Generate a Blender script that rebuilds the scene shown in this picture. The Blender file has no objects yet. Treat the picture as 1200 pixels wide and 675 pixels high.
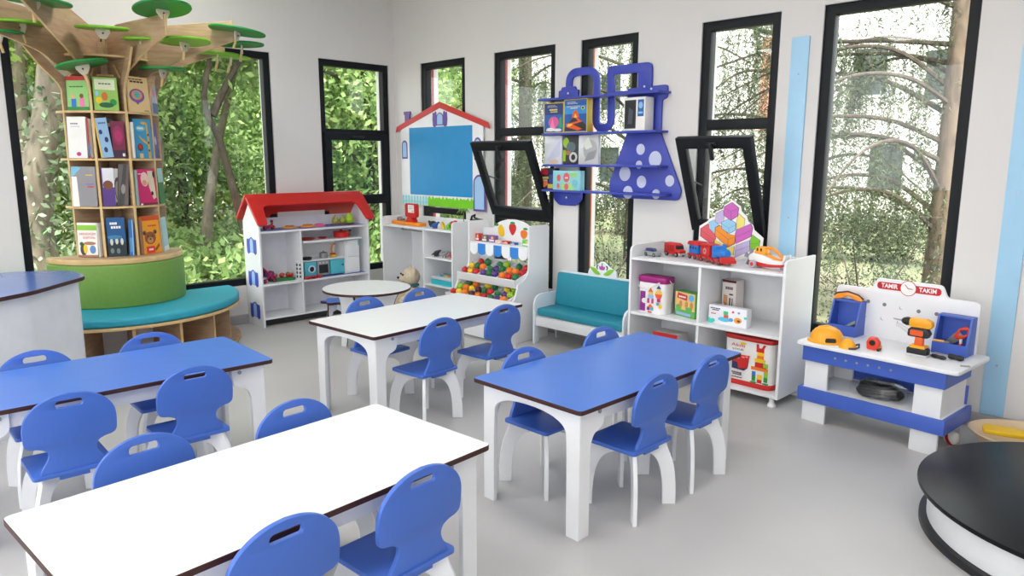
import bpy, bmesh, math, random
import numpy as np
from mathutils import Matrix, Vector
from mathutils.geometry import tessellate_polygon
random.seed(7)
PI = math.pi
S = bpy.context.scene
C = S.collection
R = math.radians


# ------------------------------------------------------------------ materials
def lin(c):
    c = c / 255.0
    return c / 12.92 if c <= 0.04045 else ((c + 0.055) / 1.055) ** 2.4


_mats = {}


def P(r, g, b, rough=0.45, var=0.04, scale=9.0, metal=0.0, bump=0.0, coat=0.0, stretch=None, name=None):
    """opaque procedural material: sRGB colour with a little noise in colour, gloss and relief"""
    key = (r, g, b, rough, var, scale, metal, bump, coat, stretch)
    if key in _mats:
        return _mats[key]
    m = bpy.data.materials.new(name or 'paint_%d_%d_%d' % (r, g, b))
    m.use_nodes = True
    nt = m.node_tree
    bs = nt.nodes['Principled BSDF']
    tc = nt.nodes.new('ShaderNodeTexCoord')
    mp = nt.nodes.new('ShaderNodeMapping')
    if stretch:
        mp.inputs['Scale'].default_value = stretch
    nz = nt.nodes.new('ShaderNodeTexNoise')
    nz.inputs['Scale'].default_value = scale
    nz.inputs['Detail'].default_value = 4
    rp = nt.nodes.new('ShaderNodeValToRGB')
    c = [lin(r), lin(g), lin(b)]
    rp.color_ramp.elements[0].position = 0.3
    rp.color_ramp.elements[1].position = 0.7
    rp.color_ramp.elements[0].color = [min(1, v * (1 - var)) for v in c] + [1]
    rp.color_ramp.elements[1].color = [min(1, v * (1 + var)) for v in c] + [1]
    nt.links.new(tc.outputs['Object'], mp.inputs['Vector'])
    nt.links.new(mp.outputs['Vector'], nz.inputs['Vector'])
    nt.links.new(nz.outputs['Fac'], rp.inputs['Fac'])
    nt.links.new(rp.outputs['Color'], bs.inputs['Base Color'])
    bs.inputs['Roughness'].default_value = rough
    bs.inputs['Metallic'].default_value = metal
    bs.inputs['Coat Weight'].default_value = coat
    bs.inputs['Coat Roughness'].default_value = 0.1
    if bump:
        bp = nt.nodes.new('ShaderNodeBump')
        bp.inputs['Strength'].default_value = bump
        bp.inputs['Distance'].default_value = 0.002
        nt.links.new(nz.outputs['Fac'], bp.inputs['Height'])
        nt.links.new(bp.outputs['Normal'], bs.inputs['Normal'])
    _mats[key] = m
    return m


def emit(name, col, strength):
    m = bpy.data.materials.new(name)
    m.use_nodes = True
    nt = m.node_tree
    nt.nodes.clear()
    o = nt.nodes.new('ShaderNodeOutputMaterial')
    e = nt.nodes.new('ShaderNodeEmission')
    e.inputs['Color'].default_value = (*col, 1)
    e.inputs['Strength'].default_value = strength
    nt.links.new(e.outputs[0], o.inputs['Surface'])
    return m


def glass_mat():
    m = bpy.data.materials.new('window_glass')
    m.use_nodes = True
    nt = m.node_tree
    nt.nodes.clear()
    o = nt.nodes.new('ShaderNodeOutputMaterial')
    mix = nt.nodes.new('ShaderNodeMixShader')
    tr = nt.nodes.new('ShaderNodeBsdfTransparent')
    tr.inputs['Color'].default_value = (0.95, 0.97, 0.96, 1)
    gl = nt.nodes.new('ShaderNodeBsdfGlossy')
    gl.inputs['Roughness'].default_value = 0.0
    gl.inputs['Color'].default_value = (1, 1, 1, 1)
    lw = nt.nodes.new('ShaderNodeLayerWeight')
    lw.inputs['Blend'].default_value = 0.5
    pw = nt.nodes.new('ShaderNodeMath')
    pw.operation = 'POWER'
    pw.inputs[1].default_value = 3.0
    ma = nt.nodes.new('ShaderNodeMath')
    ma.operation = 'MULTIPLY_ADD'
    ma.inputs[1].default_value = 0.3
    ma.inputs[2].default_value = 0.018
    nt.links.new(lw.outputs['Facing'], pw.inputs[0])
    nt.links.new(pw.outputs[0], ma.inputs[0])
    nt.links.new(ma.outputs[0], mix.inputs['Fac'])
    nt.links.new(tr.outputs[0], mix.inputs[1])
    nt.links.new(gl.outputs[0], mix.inputs[2])
    nt.links.new(mix.outputs[0], o.inputs['Surface'])
    return m


def leaf_mat(name, dark, light, trans=0.45):
    m = bpy.data.materials.new(name)
    m.use_nodes = True
    nt = m.node_tree
    nt.nodes.clear()
    o = nt.nodes.new('ShaderNodeOutputMaterial')
    g = nt.nodes.new('ShaderNodeNewGeometry')
    rp = nt.nodes.new('ShaderNodeValToRGB')
    rp.color_ramp.elements[0].color = [lin(v) for v in dark] + [1]
    rp.color_ramp.elements[1].color = [lin(v) for v in light] + [1]
    d = nt.nodes.new('ShaderNodeBsdfDiffuse')
    t = nt.nodes.new('ShaderNodeBsdfTranslucent')
    mix = nt.nodes.new('ShaderNodeMixShader')
    mix.inputs['Fac'].default_value = trans
    nt.links.new(g.outputs['Random Per Island'], rp.inputs['Fac'])
    nt.links.new(rp.outputs['Color'], d.inputs['Color'])
    nt.links.new(rp.outputs['Color'], t.inputs['Color'])
    nt.links.new(d.outputs[0], mix.inputs[1])
    nt.links.new(t.outputs[0], mix.inputs[2])
    nt.links.new(mix.outputs[0], o.inputs['Surface'])
    return m


def wood_mat(name, a, b, rough=0.5, stretch=(2, 2, 14)):
    m = bpy.data.materials.new(name)
    m.use_nodes = True
    nt = m.node_tree
    bs = nt.nodes['Principled BSDF']
    tc = nt.nodes.new('ShaderNodeTexCoord')
    mp = nt.nodes.new('ShaderNodeMapping')
    mp.inputs['Scale'].default_value = stretch
    nz = nt.nodes.new('ShaderNodeTexNoise')
    nz.inputs['Scale'].default_value = 3.0
    nz.inputs['Detail'].default_value = 6
    nz.inputs['Distortion'].default_value = 0.6
    rp = nt.nodes.new('ShaderNodeValToRGB')
    rp.color_ramp.elements[0].position = 0.3
    rp.color_ramp.elements[1].position = 0.7
    rp.color_ramp.elements[0].color = [lin(v) for v in a] + [1]
    rp.color_ramp.elements[1].color = [lin(v) for v in b] + [1]
    nt.links.new(tc.outputs['Object'], mp.inputs['Vector'])
    nt.links.new(mp.outputs['Vector'], nz.inputs['Vector'])
    nt.links.new(nz.outputs['Fac'], rp.inputs['Fac'])
    nt.links.new(rp.outputs['Color'], bs.inputs['Base Color'])
    bs.inputs['Roughness'].default_value = rough
    return m


WHITE = P(233, 234, 237, 0.32, 0.01, name='white_laminate')
WHITE_T = P(232, 234, 236, 0.3, 0.01, name='white_tabletop')
CHAIR_B = P(66, 106, 194, 0.38, 0.03, name='chair_blue')
TABLE_B = P(74, 120, 206, 0.3, 0.03, name='tabletop_blue')
RAIL_B = P(66, 98, 192, 0.4, 0.03, name='rail_blue')
SHELF_B = P(56, 70, 176, 0.4, 0.03, name='flask_blue')
EDGE = P(58, 24, 20, 0.5, 0.08, name='brown_edge')
FRAME = P(18, 22, 27, 0.45, 0.05, name='window_frame_grey')
FRAME.node_tree.nodes['Principled BSDF'].inputs['Specular IOR Level'].default_value = .25
TEAL = P(32, 138, 160, 0.55, 0.05, 40, bump=0.15, name='teal_vinyl')
TURQ = P(40, 160, 184, 0.5, 0.04, 40, bump=0.15, name='turquoise_vinyl')
GREEN_V = P(114, 154, 66, 0.5, 0.04, 40, bump=0.15, name='green_vinyl')
RED = P(206, 32, 24, 0.4, 0.04, name='red_paint')
BLACK = P(24, 24, 27, 0.4, 0.06, name='black_plastic')
GREY = P(150, 152, 156, 0.4, 0.04, name='grey_plastic')
METAL = P(170, 170, 172, 0.3, 0.03, metal=0.9, name='bare_metal')
WOOD = wood_mat('light_plywood', (166, 136, 106), (192, 162, 130))
WOOD_E = wood_mat('pale_plywood_edge', (204, 170, 116), (226, 194, 140), stretch=(3, 3, 3))
GLASS = glass_mat()
c_red, c_org, c_yel = P(204, 34, 30), P(236, 122, 28), P(240, 196, 30)
c_grn, c_lgr, c_dgr = P(40, 140, 62), P(140, 196, 52), P(20, 92, 52)
c_blu, c_lbl, c_nav = P(40, 120, 205), P(140, 196, 232), P(26, 44, 104)
c_pur, c_pnk, c_mag = P(104, 60, 150), P(232, 120, 170), P(196, 30, 110)
c_wht, c_tan, c_brn = P(238, 236, 232), P(226, 190, 130), P(120, 72, 40)
c_cyn, c_mar, c_lil = P(64, 180, 196), P(112, 22, 60), P(196, 184, 220)
c_crm = P(222, 205, 178)


# ------------------------------------------------------------------ mesh builder
def frame(u, v, w, o):
    m = Matrix.Identity(4)
    for i, a in enumerate((u, v, w, o)):
        for j in range(3):
            m[j][i] = a[j]
    return m


def XZ(y=0, x=0, z=0):   # outline in x,z ; thickness grows towards -y (the front)
    return frame((1, 0, 0), (0, 0, 1), (0, -1, 0), (x, y, z))


def YZ(x=0, y=0, z=0):   # outline in y,z ; thickness grows towards +x
    return frame((0, 1, 0), (0, 0, 1), (1, 0, 0), (x, y, z))


def XY(z=0, x=0, y=0):
    return Matrix.Translation((x, y, z))


def RZ(a):
    return Matrix.Rotation(a, 4, 'Z')


def T(x, y, z):
    return Matrix.Translation((x, y, z))


def RX(a):
    return Matrix.Rotation(a, 4, 'X')


def RY(a):
    return Matrix.Rotation(a, 4, 'Y')


def area(p):
    return 0.5 * sum(p[i - 1][0] * p[i][1] - p[i][0] * p[i - 1][1] for i in range(len(p)))


def inset(p, d):
    out = []
    n = len(p)
    for i in range(n):
        a, b, c = Vector(p[i - 1]), Vector(p[i]), Vector(p[(i + 1) % n])
        e1, e2 = (b - a), (c - b)
        if e1.length < 1e-9 or e2.length < 1e-9:
            out.append((b.x, b.y))
            continue
        e1.normalize(); e2.normalize()
        n1, n2 = Vector((-e1.y, e1.x)), Vector((-e2.y, e2.x))
        k = max(0.35, 1 + n1.dot(n2))
        o = b + (n1 + n2) / k * d
        out.append((o.x, o.y))
    return out


def circ(r, n=32, x=0, y=0, a0=0, a1=2 * PI):
    full = abs(a1 - a0 - 2 * PI) < 1e-6
    m = n if full else n + 1
    return [(x + r * math.cos(a0 + (a1 - a0) * i / n), y + r * math.sin(a0 + (a1 - a0) * i / n)) for i in range(m)]


def ell(rx, ry, n=28, x=0, y=0):
    return [(x + rx * math.cos(2 * PI * i / n), y + ry * math.sin(2 * PI * i / n)) for i in range(n)]


def rp(pts, r, seg=5):
    """polygon with rounded corners; r one number or one per corner"""
    n = len(pts)
    rr = r if isinstance(r, (list, tuple)) else [r] * n
    out = []
    for i in range(n):
        a, b, c = Vector(pts[i - 1]), Vector(pts[i]), Vector(pts[(i + 1) % n])
        if rr[i] <= 1e-6:
            out.append((b.x, b.y))
            continue
        u, v = (a - b), (c - b)
        lu, lv = u.length, v.length
        u.normalize(); v.normalize()
        ang = math.acos(max(-1, min(1, u.dot(v))))
        if ang > PI - 0.02:
            out.append((b.x, b.y))
            continue
        d = min(rr[i] / math.tan(ang / 2), lu * 0.499, lv * 0.499)
        p0, p1 = b + u * d, b + v * d
        for k in range(seg + 1):
            t = k / seg
            q = p0 * (1 - t) ** 2 + b * 2 * t * (1 - t) + p1 * t * t
            out.append((q.x, q.y))
    return out


def rect(x0, y0, x1, y1, r=0, seg=5):
    p = [(x0, y0), (x1, y0), (x1, y1), (x0, y1)]
    return rp(p, r, seg) if r else p


def crom(pts, k=5, closed=True):
    out = []
    n = len(pts)
    rng = range(n) if closed else range(n - 1)
    for i in rng:
        if closed:
            p0, p1, p2, p3 = (Vector(pts[(i + j) % n]) for j in (-1, 0, 1, 2))
        else:
            p0, p1, p2, p3 = Vector(pts[max(i - 1, 0)]), Vector(pts[i]), Vector(pts[i + 1]), Vector(pts[min(i + 2, n - 1)])
        for s in range(k):
            t = s / k
            q = 0.5 * (2 * p1 + (p2 - p0) * t + (2 * p0 - 5 * p1 + 4 * p2 - p3) * t * t + (3 * p1 - p0 - 3 * p2 + p3) * t ** 3)
            out.append(tuple(q))
    if not closed:
        out.append(tuple(pts[-1]))
    return out


class MB:
    def __init__(self):
        self.v, self.f, self.mi = [], [], []

    def add(self, verts, faces, mi=0, M=None):
        o = len(self.v)
        if M is None:
            self.v += [tuple(v) for v in verts]
        else:
            self.v += [tuple(M @ Vector(v)) for v in verts]
        fl = M is not None and M.to_3x3().determinant() < 0
        for k, f in enumerate(faces):
            f = [i + o for i in f]
            self.f.append(f[::-1] if fl else f)
            self.mi.append(mi if isinstance(mi, int) else mi[k])
        return self

    def box(self, c, s, mi=0, bev=0.0, M=None):
        x, y, z = s[0] / 2, s[1] / 2, s[2] / 2
        MM = (M or Matrix.Identity(4)) @ Matrix.Translation(c)
        if bev <= 0:
            vs = [(a * x, b * y, d * z) for a in (-1, 1) for b in (-1, 1) for d in (-1, 1)]
            fs = [(0, 1, 3, 2), (4, 6, 7, 5), (0, 4, 5, 1), (2, 3, 7, 6), (0, 2, 6, 4), (1, 5, 7, 3)]
            return self.add(vs, fs, mi, MM)
        bm = bmesh.new()
        bmesh.ops.create_cube(bm, size=1)
        bmesh.ops.scale(bm, vec=s, verts=bm.verts)
        bmesh.ops.bevel(bm, geom=bm.edges[:], offset=min(bev, x * .95, y * .95, z * .95), segments=3, profile=0.5, affect='EDGES')
        bm.verts.index_update()
        self.add([v.co[:] for v in bm.verts], [[v.index for v in f.verts] for f in bm.faces], mi, MM)
        bm.free()
        return self

    def b2(self, x0, x1, y0, y1, z0, z1, mi=0, bev=0.0, M=None):
        return self.box(((x0 + x1) / 2, (y0 + y1) / 2, (z0 + z1) / 2), (abs(x1 - x0), abs(y1 - y0), abs(z1 - z0)), mi, bev, M)

    def prism(self, outer, t, M=None, holes=(), mi=0, side=None, bev=0.0, seg=2):
        side = mi if side is None else side
        outer = list(outer) if area(outer) > 0 else list(outer)[::-1]
        loops = [outer] + [list(h) if area(h) < 0 else list(h)[::-1] for h in holes]
        if bev > 0:
            lev = []
            for k in range(seg + 1):
                a = PI / 2 * k / seg
                lev.append((bev * (1 - math.sin(a)), bev * (1 - math.cos(a))))
            lev = lev + [(d, t - z) for d, z in lev[::-1]]
        else:
            lev = [(0, 0), (0, t)]
        vs, fs, mis = [], [], []
        starts = []
        for (d, z) in lev:
            row = []
            for lp in loops:
                pts = inset(lp, d) if d > 1e-9 else lp
                row.append(len(vs))
                vs += [(p[0], p[1], z) for p in pts]
            starts.append(row)
        for a in range(len(lev) - 1):
            for li, lp in enumerate(loops):
                n = len(lp)
                s0, s1 = starts[a][li], starts[a + 1][li]
                for i in range(n):
                    j = (i + 1) % n
                    fs.append((s0 + i, s0 + j, s1 + j, s1 + i))
                    mis.append(side)
        tl = [[Vector((p[0], p[1], 0)) for p in (inset(lp, lev[0][0]) if lev[0][0] > 1e-9 else lp)] for lp in loops]
        if len(loops) == 1 and _convex(loops[0]):
            n = len(loops[0])
            fs.append(tuple(starts[0][0] + i for i in range(n))[::-1]); mis.append(mi)
            fs.append(tuple(starts[-1][0] + i for i in range(n))); mis.append(mi)
        else:
            tri = tessellate_polygon(tl)
            flat = [p for l in tl for p in l]
            for t3 in tri:
                a, b, c = (flat[i] for i in t3)
                if (b - a).cross(c - a).z < 0:
                    t3 = t3[::-1]
                fs.append(tuple(starts[0][0] + i for i in t3)[::-1]); mis.append(mi)
                fs.append(tuple(starts[-1][0] + i for i in t3)); mis.append(mi)
        return self.add(vs, fs, mis, M)

    def cyl(self, r, h, M=None, r2=None, mi=0, n=24, bev=0.0):
        r2 = r if r2 is None else r2
        if bev:
            return self.lathe([(0, 0), (r - bev, 0), (r, bev), (r2, h - bev), (r2 - bev, h), (0, h)], M, mi, n)
        return self.lathe([(0, 0), (r, 0), (r2, h), (0, h)], M, mi, n)

    def lathe(self, prof, M=None, mi=0, n=28, sx=1, sy=1):
        vs, fs, mis = [], [], []
        rows = []
        for (r, z) in prof:
            if r < 1e-7:
                rows.append((len(vs), 1)); vs.append((0, 0, z))
            else:
                rows.append((len(vs), n))
                vs += [(sx * r * math.cos(2 * PI * i / n), sy * r * math.sin(2 * PI * i / n), z) for i in range(n)]
        for k in range(len(rows) - 1):
            (a, na), (b, nb) = rows[k], rows[k + 1]
            m_ = mi[k] if isinstance(mi, (list, tuple)) else mi
            for i in range(n):
                j = (i + 1) % n
                if na == 1 and nb == 1:
                    continue
                if na == 1:
                    fs.append((a, b + j, b + i))
                elif nb == 1:
                    fs.append((a + i, a + j, b))
                else:
                    fs.append((a + i, a + j, b + j, b + i))
                mis.append(m_)
        return self.add(vs, fs, mis, M)

    def ball(self, r, c=(0, 0, 0), s=(1, 1, 1), mi=0, n=16, M=None):
        k = n // 2
        prof = [(r * math.sin(PI * i / k), -r * math.cos(PI * i / k)) for i in range(k + 1)]
        prof[0] = (0, -r); prof[-1] = (0, r)
        MM = (M or Matrix.Identity(4)) @ Matrix.Translation(c) @ Matrix.Diagonal((*s, 1))
        return self.lathe(prof, MM, mi, n)

    def tube(self, pts, r, mi=0, n=8, M=None, closed=False):
        P_ = [Vector(p) for p in pts]
        rr = r if isinstance(r, (list, tuple)) else [r] * len(P_)
        vs, fs = [], []
        up = Vector((0, 0, 1))
        m = len(P_)
        for i, p in enumerate(P_):
            if closed:
                d = P_[(i + 1) % m] - P_[i - 1]
            else:
                d = P_[min(i + 1, m - 1)] - P_[max(i - 1, 0)]
            d.normalize()
            a = up - d * up.dot(d)
            if a.length < 0.05:
                a = Vector((1, 0, 0)) - d * d.x
            a.normalize()
            b = d.cross(a)
            up = a
            for k in range(n):
                t = 2 * PI * k / n
                vs.append(p + (a * math.cos(t) + b * math.sin(t)) * rr[i])
        for i in range(m if closed else m - 1):
            j = (i + 1) % m
            for k in range(n):
                l = (k + 1) % n
                fs.append((i * n + k, i * n + l, j * n + l, j * n + k))
        if not closed:
            fs.append(tuple(range(n))[::-1])
            fs.append(tuple((m - 1) * n + k for k in range(n)))
        return self.add(vs, fs, mi, M)

    def text(self, s, size, M, mi=0, t=0.0006, width=None, bold=0.0):
        cu = bpy.data.curves.new('lettering', 'FONT')
        cu.body = s
        cu.size = size
        cu.align_x = 'CENTER'
        cu.align_y = 'CENTER'
        cu.extrude = t
        cu.offset = bold
        cu.resolution_u = 2
        o = bpy.data.objects.new('lettering', cu)
        C.objects.link(o)
        dg = bpy.context.evaluated_depsgraph_get()
        me = bpy.data.meshes.new_from_object(o.evaluated_get(dg))
        vs = [v.co.copy() for v in me.vertices]
        if vs and width:
            w = max(v.x for v in vs) - min(v.x for v in vs)
            for v in vs:
                v.x *= width / max(w, 1e-6)
        self.add(vs, [list(p.vertices) for p in me.polygons], mi, M)
        bpy.data.objects.remove(o)
        bpy.data.curves.remove(cu)
        bpy.data.meshes.remove(me)
        return self

    def build(self, name, mats, parent=None, ang=38):
        me = bpy.data.meshes.new(name)
        me.from_pydata(self.v, [], self.f)
        if not isinstance(mats, (list, tuple)):
            mats = [mats]
        for m in mats:
            me.materials.append(m)
        me.polygons.foreach_set('material_index', self.mi)
        if len(self.f) < 60000:
            bm = bmesh.new()
            bm.from_mesh(me)
            lim = R(ang)
            for f in bm.faces:
                f.smooth = True
            for e in bm.edges:
                if len(e.link_faces) == 2:
                    e.smooth = e.calc_face_angle(0) < lim
                else:
                    e.smooth = False
            bm.to_mesh(me)
            bm.free()
        me.update()
        o = bpy.data.objects.new(name, me)
        C.objects.link(o)
        if parent is not None:
            o.parent = parent
        return o


def _convex(p):
    n = len(p)
    for i in range(n):
        a, b, c = p[i - 1], p[i], p[(i + 1) % n]
        if (b[0] - a[0]) * (c[1] - b[1]) - (b[1] - a[1]) * (c[0] - b[0]) < -1e-10:
            return False
    return True


# ------------------------------------------------------------------ tagging
def tag(o, label, cat, group=None):
    o['label'] = label
    o['category'] = cat
    if group:
        o['group'] = group
    return o


def thing(name, label, cat, loc=(0, 0, 0), rz=0.0, group=None):
    o = bpy.data.objects.new(name, None)
    o.empty_display_size = 0.1
    C.objects.link(o)
    o.location = loc
    o.rotation_euler = (0, 0, rz)
    return tag(o, label, cat, group)


def solo(mb, name, mats, label, cat, loc=(0, 0, 0), rz=0.0, group=None, ang=38):
    o = mb.build(name, mats, None, ang)
    o.location = loc
    o.rotation_euler = (0, 0, rz)
    return tag(o, label, cat, group)


def struct(mb, name, mats, parent=None):
    o = mb.build(name, mats, parent)
    if parent is None:
        o['kind'] = 'structure'
    return o


_kids = {}


def kids(o):
    return [c for c in bpy.data.objects if c.parent == o]


def dup(root, loc, rz, label, group=None):
    def cp(o, par):
        c = o.copy()
        C.objects.link(c)
        c.parent = par
        for k in kids(o):
            cp(k, c)
        return c
    r = cp(root, None)
    r.location = loc
    r.rotation_euler = (0, 0, rz)
    r['label'] = label
    if group:
        r['group'] = group
    return r
# ================================================================== ROOM
XL, YR, H = -6.17, 4.52, 3.12          # inner faces of the two window walls, ceiling height
XN, YN = 2.3, -3.2                     # the two walls behind the camera
wallm = P(223, 220, 219, 0.7, 0.012, 3.0, bump=0.05, name='wall_paint')
floorm = P(190, 188, 187, 0.36, 0.03, 2.2, bump=0.02, name='grey_vinyl_floor')
ceilm = P(242, 242, 242, 0.8, 0.01, name='ceiling_paint')
basem = P(164, 163, 165, 0.5, 0.03, name='grey_baseboard')

struct(MB().b2(XL - .25, XN + .2, YN - .2, YR + .25, -.12, 0), 'floor', floorm)
struct(MB().b2(XL - .25, XN + .2, YN - .2, YR + .25, H, H + .15), 'ceiling', ceilm)


def wall_boxes(openings, u0, u1):
    """boxes (ua,ub,za,zb) filling the wall around the openings"""
    out = []
    u = u0
    for (a, b, z0, z1) in sorted(openings):
        out.append((u, a, 0, H))
        out.append((a, b, 0, z0))
        out.append((a, b, z1, H))
        u = b
    out.append((u, u1, 0, H))
    return out


ZT, ZB = 2.36, 0.37
WR = [(-5.75, -5.10), (-4.725, -4.01), (-3.75, -3.21), (-2.70, -2.145), (-1.885, -1.065)]
WL = [(1.20, 3.19), (3.665, 4.45)]
m = MB()
for a, b, z0, z1 in wall_boxes([(a, b, ZB, ZT) for a, b in WR], XL - .25, XN + .2):
    m.b2(a, b, YR, YR + .22, z0, z1)
struct(m, 'wall_right', wallm)
m = MB()
for a, b, z0, z1 in wall_boxes([(a, b, ZB - .03, ZT + .01) for a, b in WL], YN - .2, YR):
    m.b2(XL - .22, XL, a, b, z0, z1)
struct(m, 'wall_left', wallm)
# the two walls behind the camera, with unseen openings added to brighten the room
m = MB()
for a, b, z0, z1 in wall_boxes([(-2.4, -.8, .75, 2.75)], YN - .2, YR):
    m.b2(XN, XN + .2, a, b, z0, z1)
struct(m, 'wall_near', wallm)
m = MB()
for a, b, z0, z1 in wall_boxes([(-5.7, -2.3, .6, 2.85), (-2.0, 1.9, .6, 2.85)], XL, XN):
    m.b2(a, b, YN - .2, YN, z0, z1)
struct(m, 'wall_rear', wallm)
struct(MB().prism(rp([(0, 0), (.014, 0), (.014, .078), (.006, .085), (0, .085)], 0), XN - XL, frame((0, -1, 0), (0, 0, 1), (-1, 0, 0), (XN, YR, 0))), 'baseboard_right', basem)
struct(MB().prism([(0, 0), (.014, 0), (.014, .078), (.006, .085), (0, .085)], YR - .015 - YN, frame((1, 0, 0), (0, 0, 1), (0, -1, 0), (XL, YR - .015, 0))), 'baseboard_left', basem)


def window(n, u0, u1, z0, z1, wall, bars=(), tilt=None, closed=None, jamb=None):
    """wall 'R': u is x ; wall 'L': u is -y seen from inside. Frame sits just behind the inner wall face."""
    root = bpy.data.objects.new('window_%d' % n, None)
    C.objects.link(root)
    root['kind'] = 'structure'
    if wall == 'R':
        root.location = (u0, YR, 0)
    else:
        root.location = (XL, u1 * 0 + u0, 0)
        root.rotation_euler = (0, 0, PI / 2)
    W = u1 - u0
    fw = .062
    m = MB()
    y0, y1 = .014, .085
    m.prism(rect(0, z0, W, z1), y1 - y0, XZ(y1), holes=[rect(fw, z0 + fw, W - fw, z1 - fw)], bev=.004)
    for (a, b) in bars:
        m.b2(fw - .003, W - fw + .003, y0 + .002, y1 - .002, a, b, bev=.003)
    m.build('frame', FRAME, root)
    g = MB()
    edges = [z0 + fw] + [e for ab in bars for e in ab] + [z1 - fw]
    for k in range(0, len(edges), 2):
        if tilt and abs(edges[k] - tilt[0]) < .03:
            continue
        m2 = MB().b2(fw - .006, W - fw + .006, .048, .052, edges[k] - .006, edges[k + 1] + .006)
        m2.build('pane', GLASS, root)
    # thin grey rubber seal around the opening
    m = MB()
    m.prism(rect(-.004, z0 - .004, W + .004, z1 + .012), .012, XZ(.013), holes=[rect(.003, z0 + .003, W - .003, z1 - .003)])
    m.build('trim', P(196, 196, 198, .6), root)
    if tilt:
        zb, zt, ang = tilt
        s = bpy.data.objects.new('sash', None)
        hh = zt - zb
        sm = MB()
        sw = .074
        sm.prism(rect(.012, 0, W - .012, hh), .05, XZ(.0), holes=[rect(sw, sw, W - sw, hh - sw)], bev=.006)
        so = sm.build('sash', FRAME, root)
        so.location = (0, .012, zb)
        so.rotation_euler = (ang, 0, 0)
        MB().b2(sw - .006, W - sw + .006, -.028, -.024, sw - .006, hh - sw + .006).build('pane', GLASS, so)
        hm = MB().b2(W / 2 - .035, W / 2 + .035, -.062, -.05, hh - .05, hh - .026, bev=.004)
        hm.b2(W / 2 - .012, W / 2 + .012, -.085, -.06, hh - .14, hh - .03, bev=.005)
        hm.build('handle', BLACK, so)
        st = MB()
        top = Matrix.Rotation(ang, 4, 'X') @ Vector((0, -.02, hh * .55))
        for xx in (.05, W - .05):
            st.tube([(xx, .04, zb + hh * .42), (xx, top.y + .012, zb + top.z)], .006)
        st.build('stay_arm', BLACK, root)
    if closed:
        zb, zt = closed
        sm = MB()
        sm.prism(rect(fw * .55, zb, W - fw * .55, zt), .022, XZ(.016), holes=[rect(fw + .045, zb + .075, W - fw - .045, zt - .07)], bev=.004)
        so = sm.build('sash', FRAME, root)
        hm = MB().b2(W / 2 - .07, W / 2 + .07, -.03, -.005, zt - .05, zt - .028, bev=.006)
        hm.build('handle', BLACK, so)
    if jamb:
        jm = MB().b2(.002 if wall == 'R' else W - .02, .02 if wall == 'R' else W - .002, .09, .15, z0 + .01, z1 - .01)
        jm.build('jamb_panel', jamb, root)
    return root


redj, orgj, pnkj = P(166, 52, 66, .5), P(196, 100, 52, .5), P(222, 200, 208, .5)
window(1, *WR[0], ZB, ZT, 'R', bars=[(.93, .985), (1.655, 1.73)], jamb=redj)
window(2, *WR[1], ZB, ZT, 'R', bars=[(.93, .985), (1.65, 1.72)], tilt=(.985, 1.66, R(23)), jamb=redj)
window(3, *WR[2], ZB, ZT, 'R', jamb=orgj)
window(4, *WR[3], ZB, ZT, 'R', bars=[(.93, .985), (1.65, 1.72)], tilt=(.985, 1.66, R(23)))
window(5, *WR[4], ZB, ZT, 'R')
window(6, *WL[0], ZB - .03, ZT + .01, 'L')
window(7, *WL[1], ZB - .03, ZT + .01, 'L', bars=[(1.01, 1.075), (1.665, 1.735)], closed=(1.03, 1.70), jamb=pnkj)

# light blue wall strips with a screw each
stripm = P(168, 212, 242, .4, .02, name='light_blue_panel')
for (xa, xb, zt, zb, lab) in ((-2.065, -1.955, 2.19, .09, 'narrow light blue wall strip beside the tilted window, above the toy shelf'),
                              (-.865, -.755, 2.6, .087, 'light blue wall strip beside the toy workbench, ending above the baseboard')):
    t = thing('wall_strip', lab, 'wall panel', ((xa + xb) / 2, YR - .0005, 0))
    MB().prism(rect(-(xb - xa) / 2, zb, (xb - xa) / 2, zt, .004), .012, XZ(0), bev=.002).build('panel', stripm, t)
    s = MB()
    for z in (zt - .22, (zt + zb) * .47 + .02, zb + .28):
        s.cyl(.006, .003, XZ(-.012, 0, z), n=10)
    s.build('screw', METAL, t)

# ceiling lights
panel = emit('ceiling_panel_glow', (1.0, .985, .96), 6.6)
k = 0
for px in (-5.2, -3.4, -1.6, .2):
    for py in (-1.9, .15, 2.2):
        t = thing('ceiling_light', 'square white ceiling light panel, seen only mirrored in the tall windows', 'ceiling light', (px, py, H - .03), 0, 'ceiling light panels')
        MB().prism(rect(-.31, -.31, .31, .31), .03, XY(0), holes=[rect(-.285, -.285, .285, .285)]).build('frame', ceilm, t)
        MB().b2(-.285, .285, -.285, .285, .006, .02).build('diffuser', panel, t)
        k += 1

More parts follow.
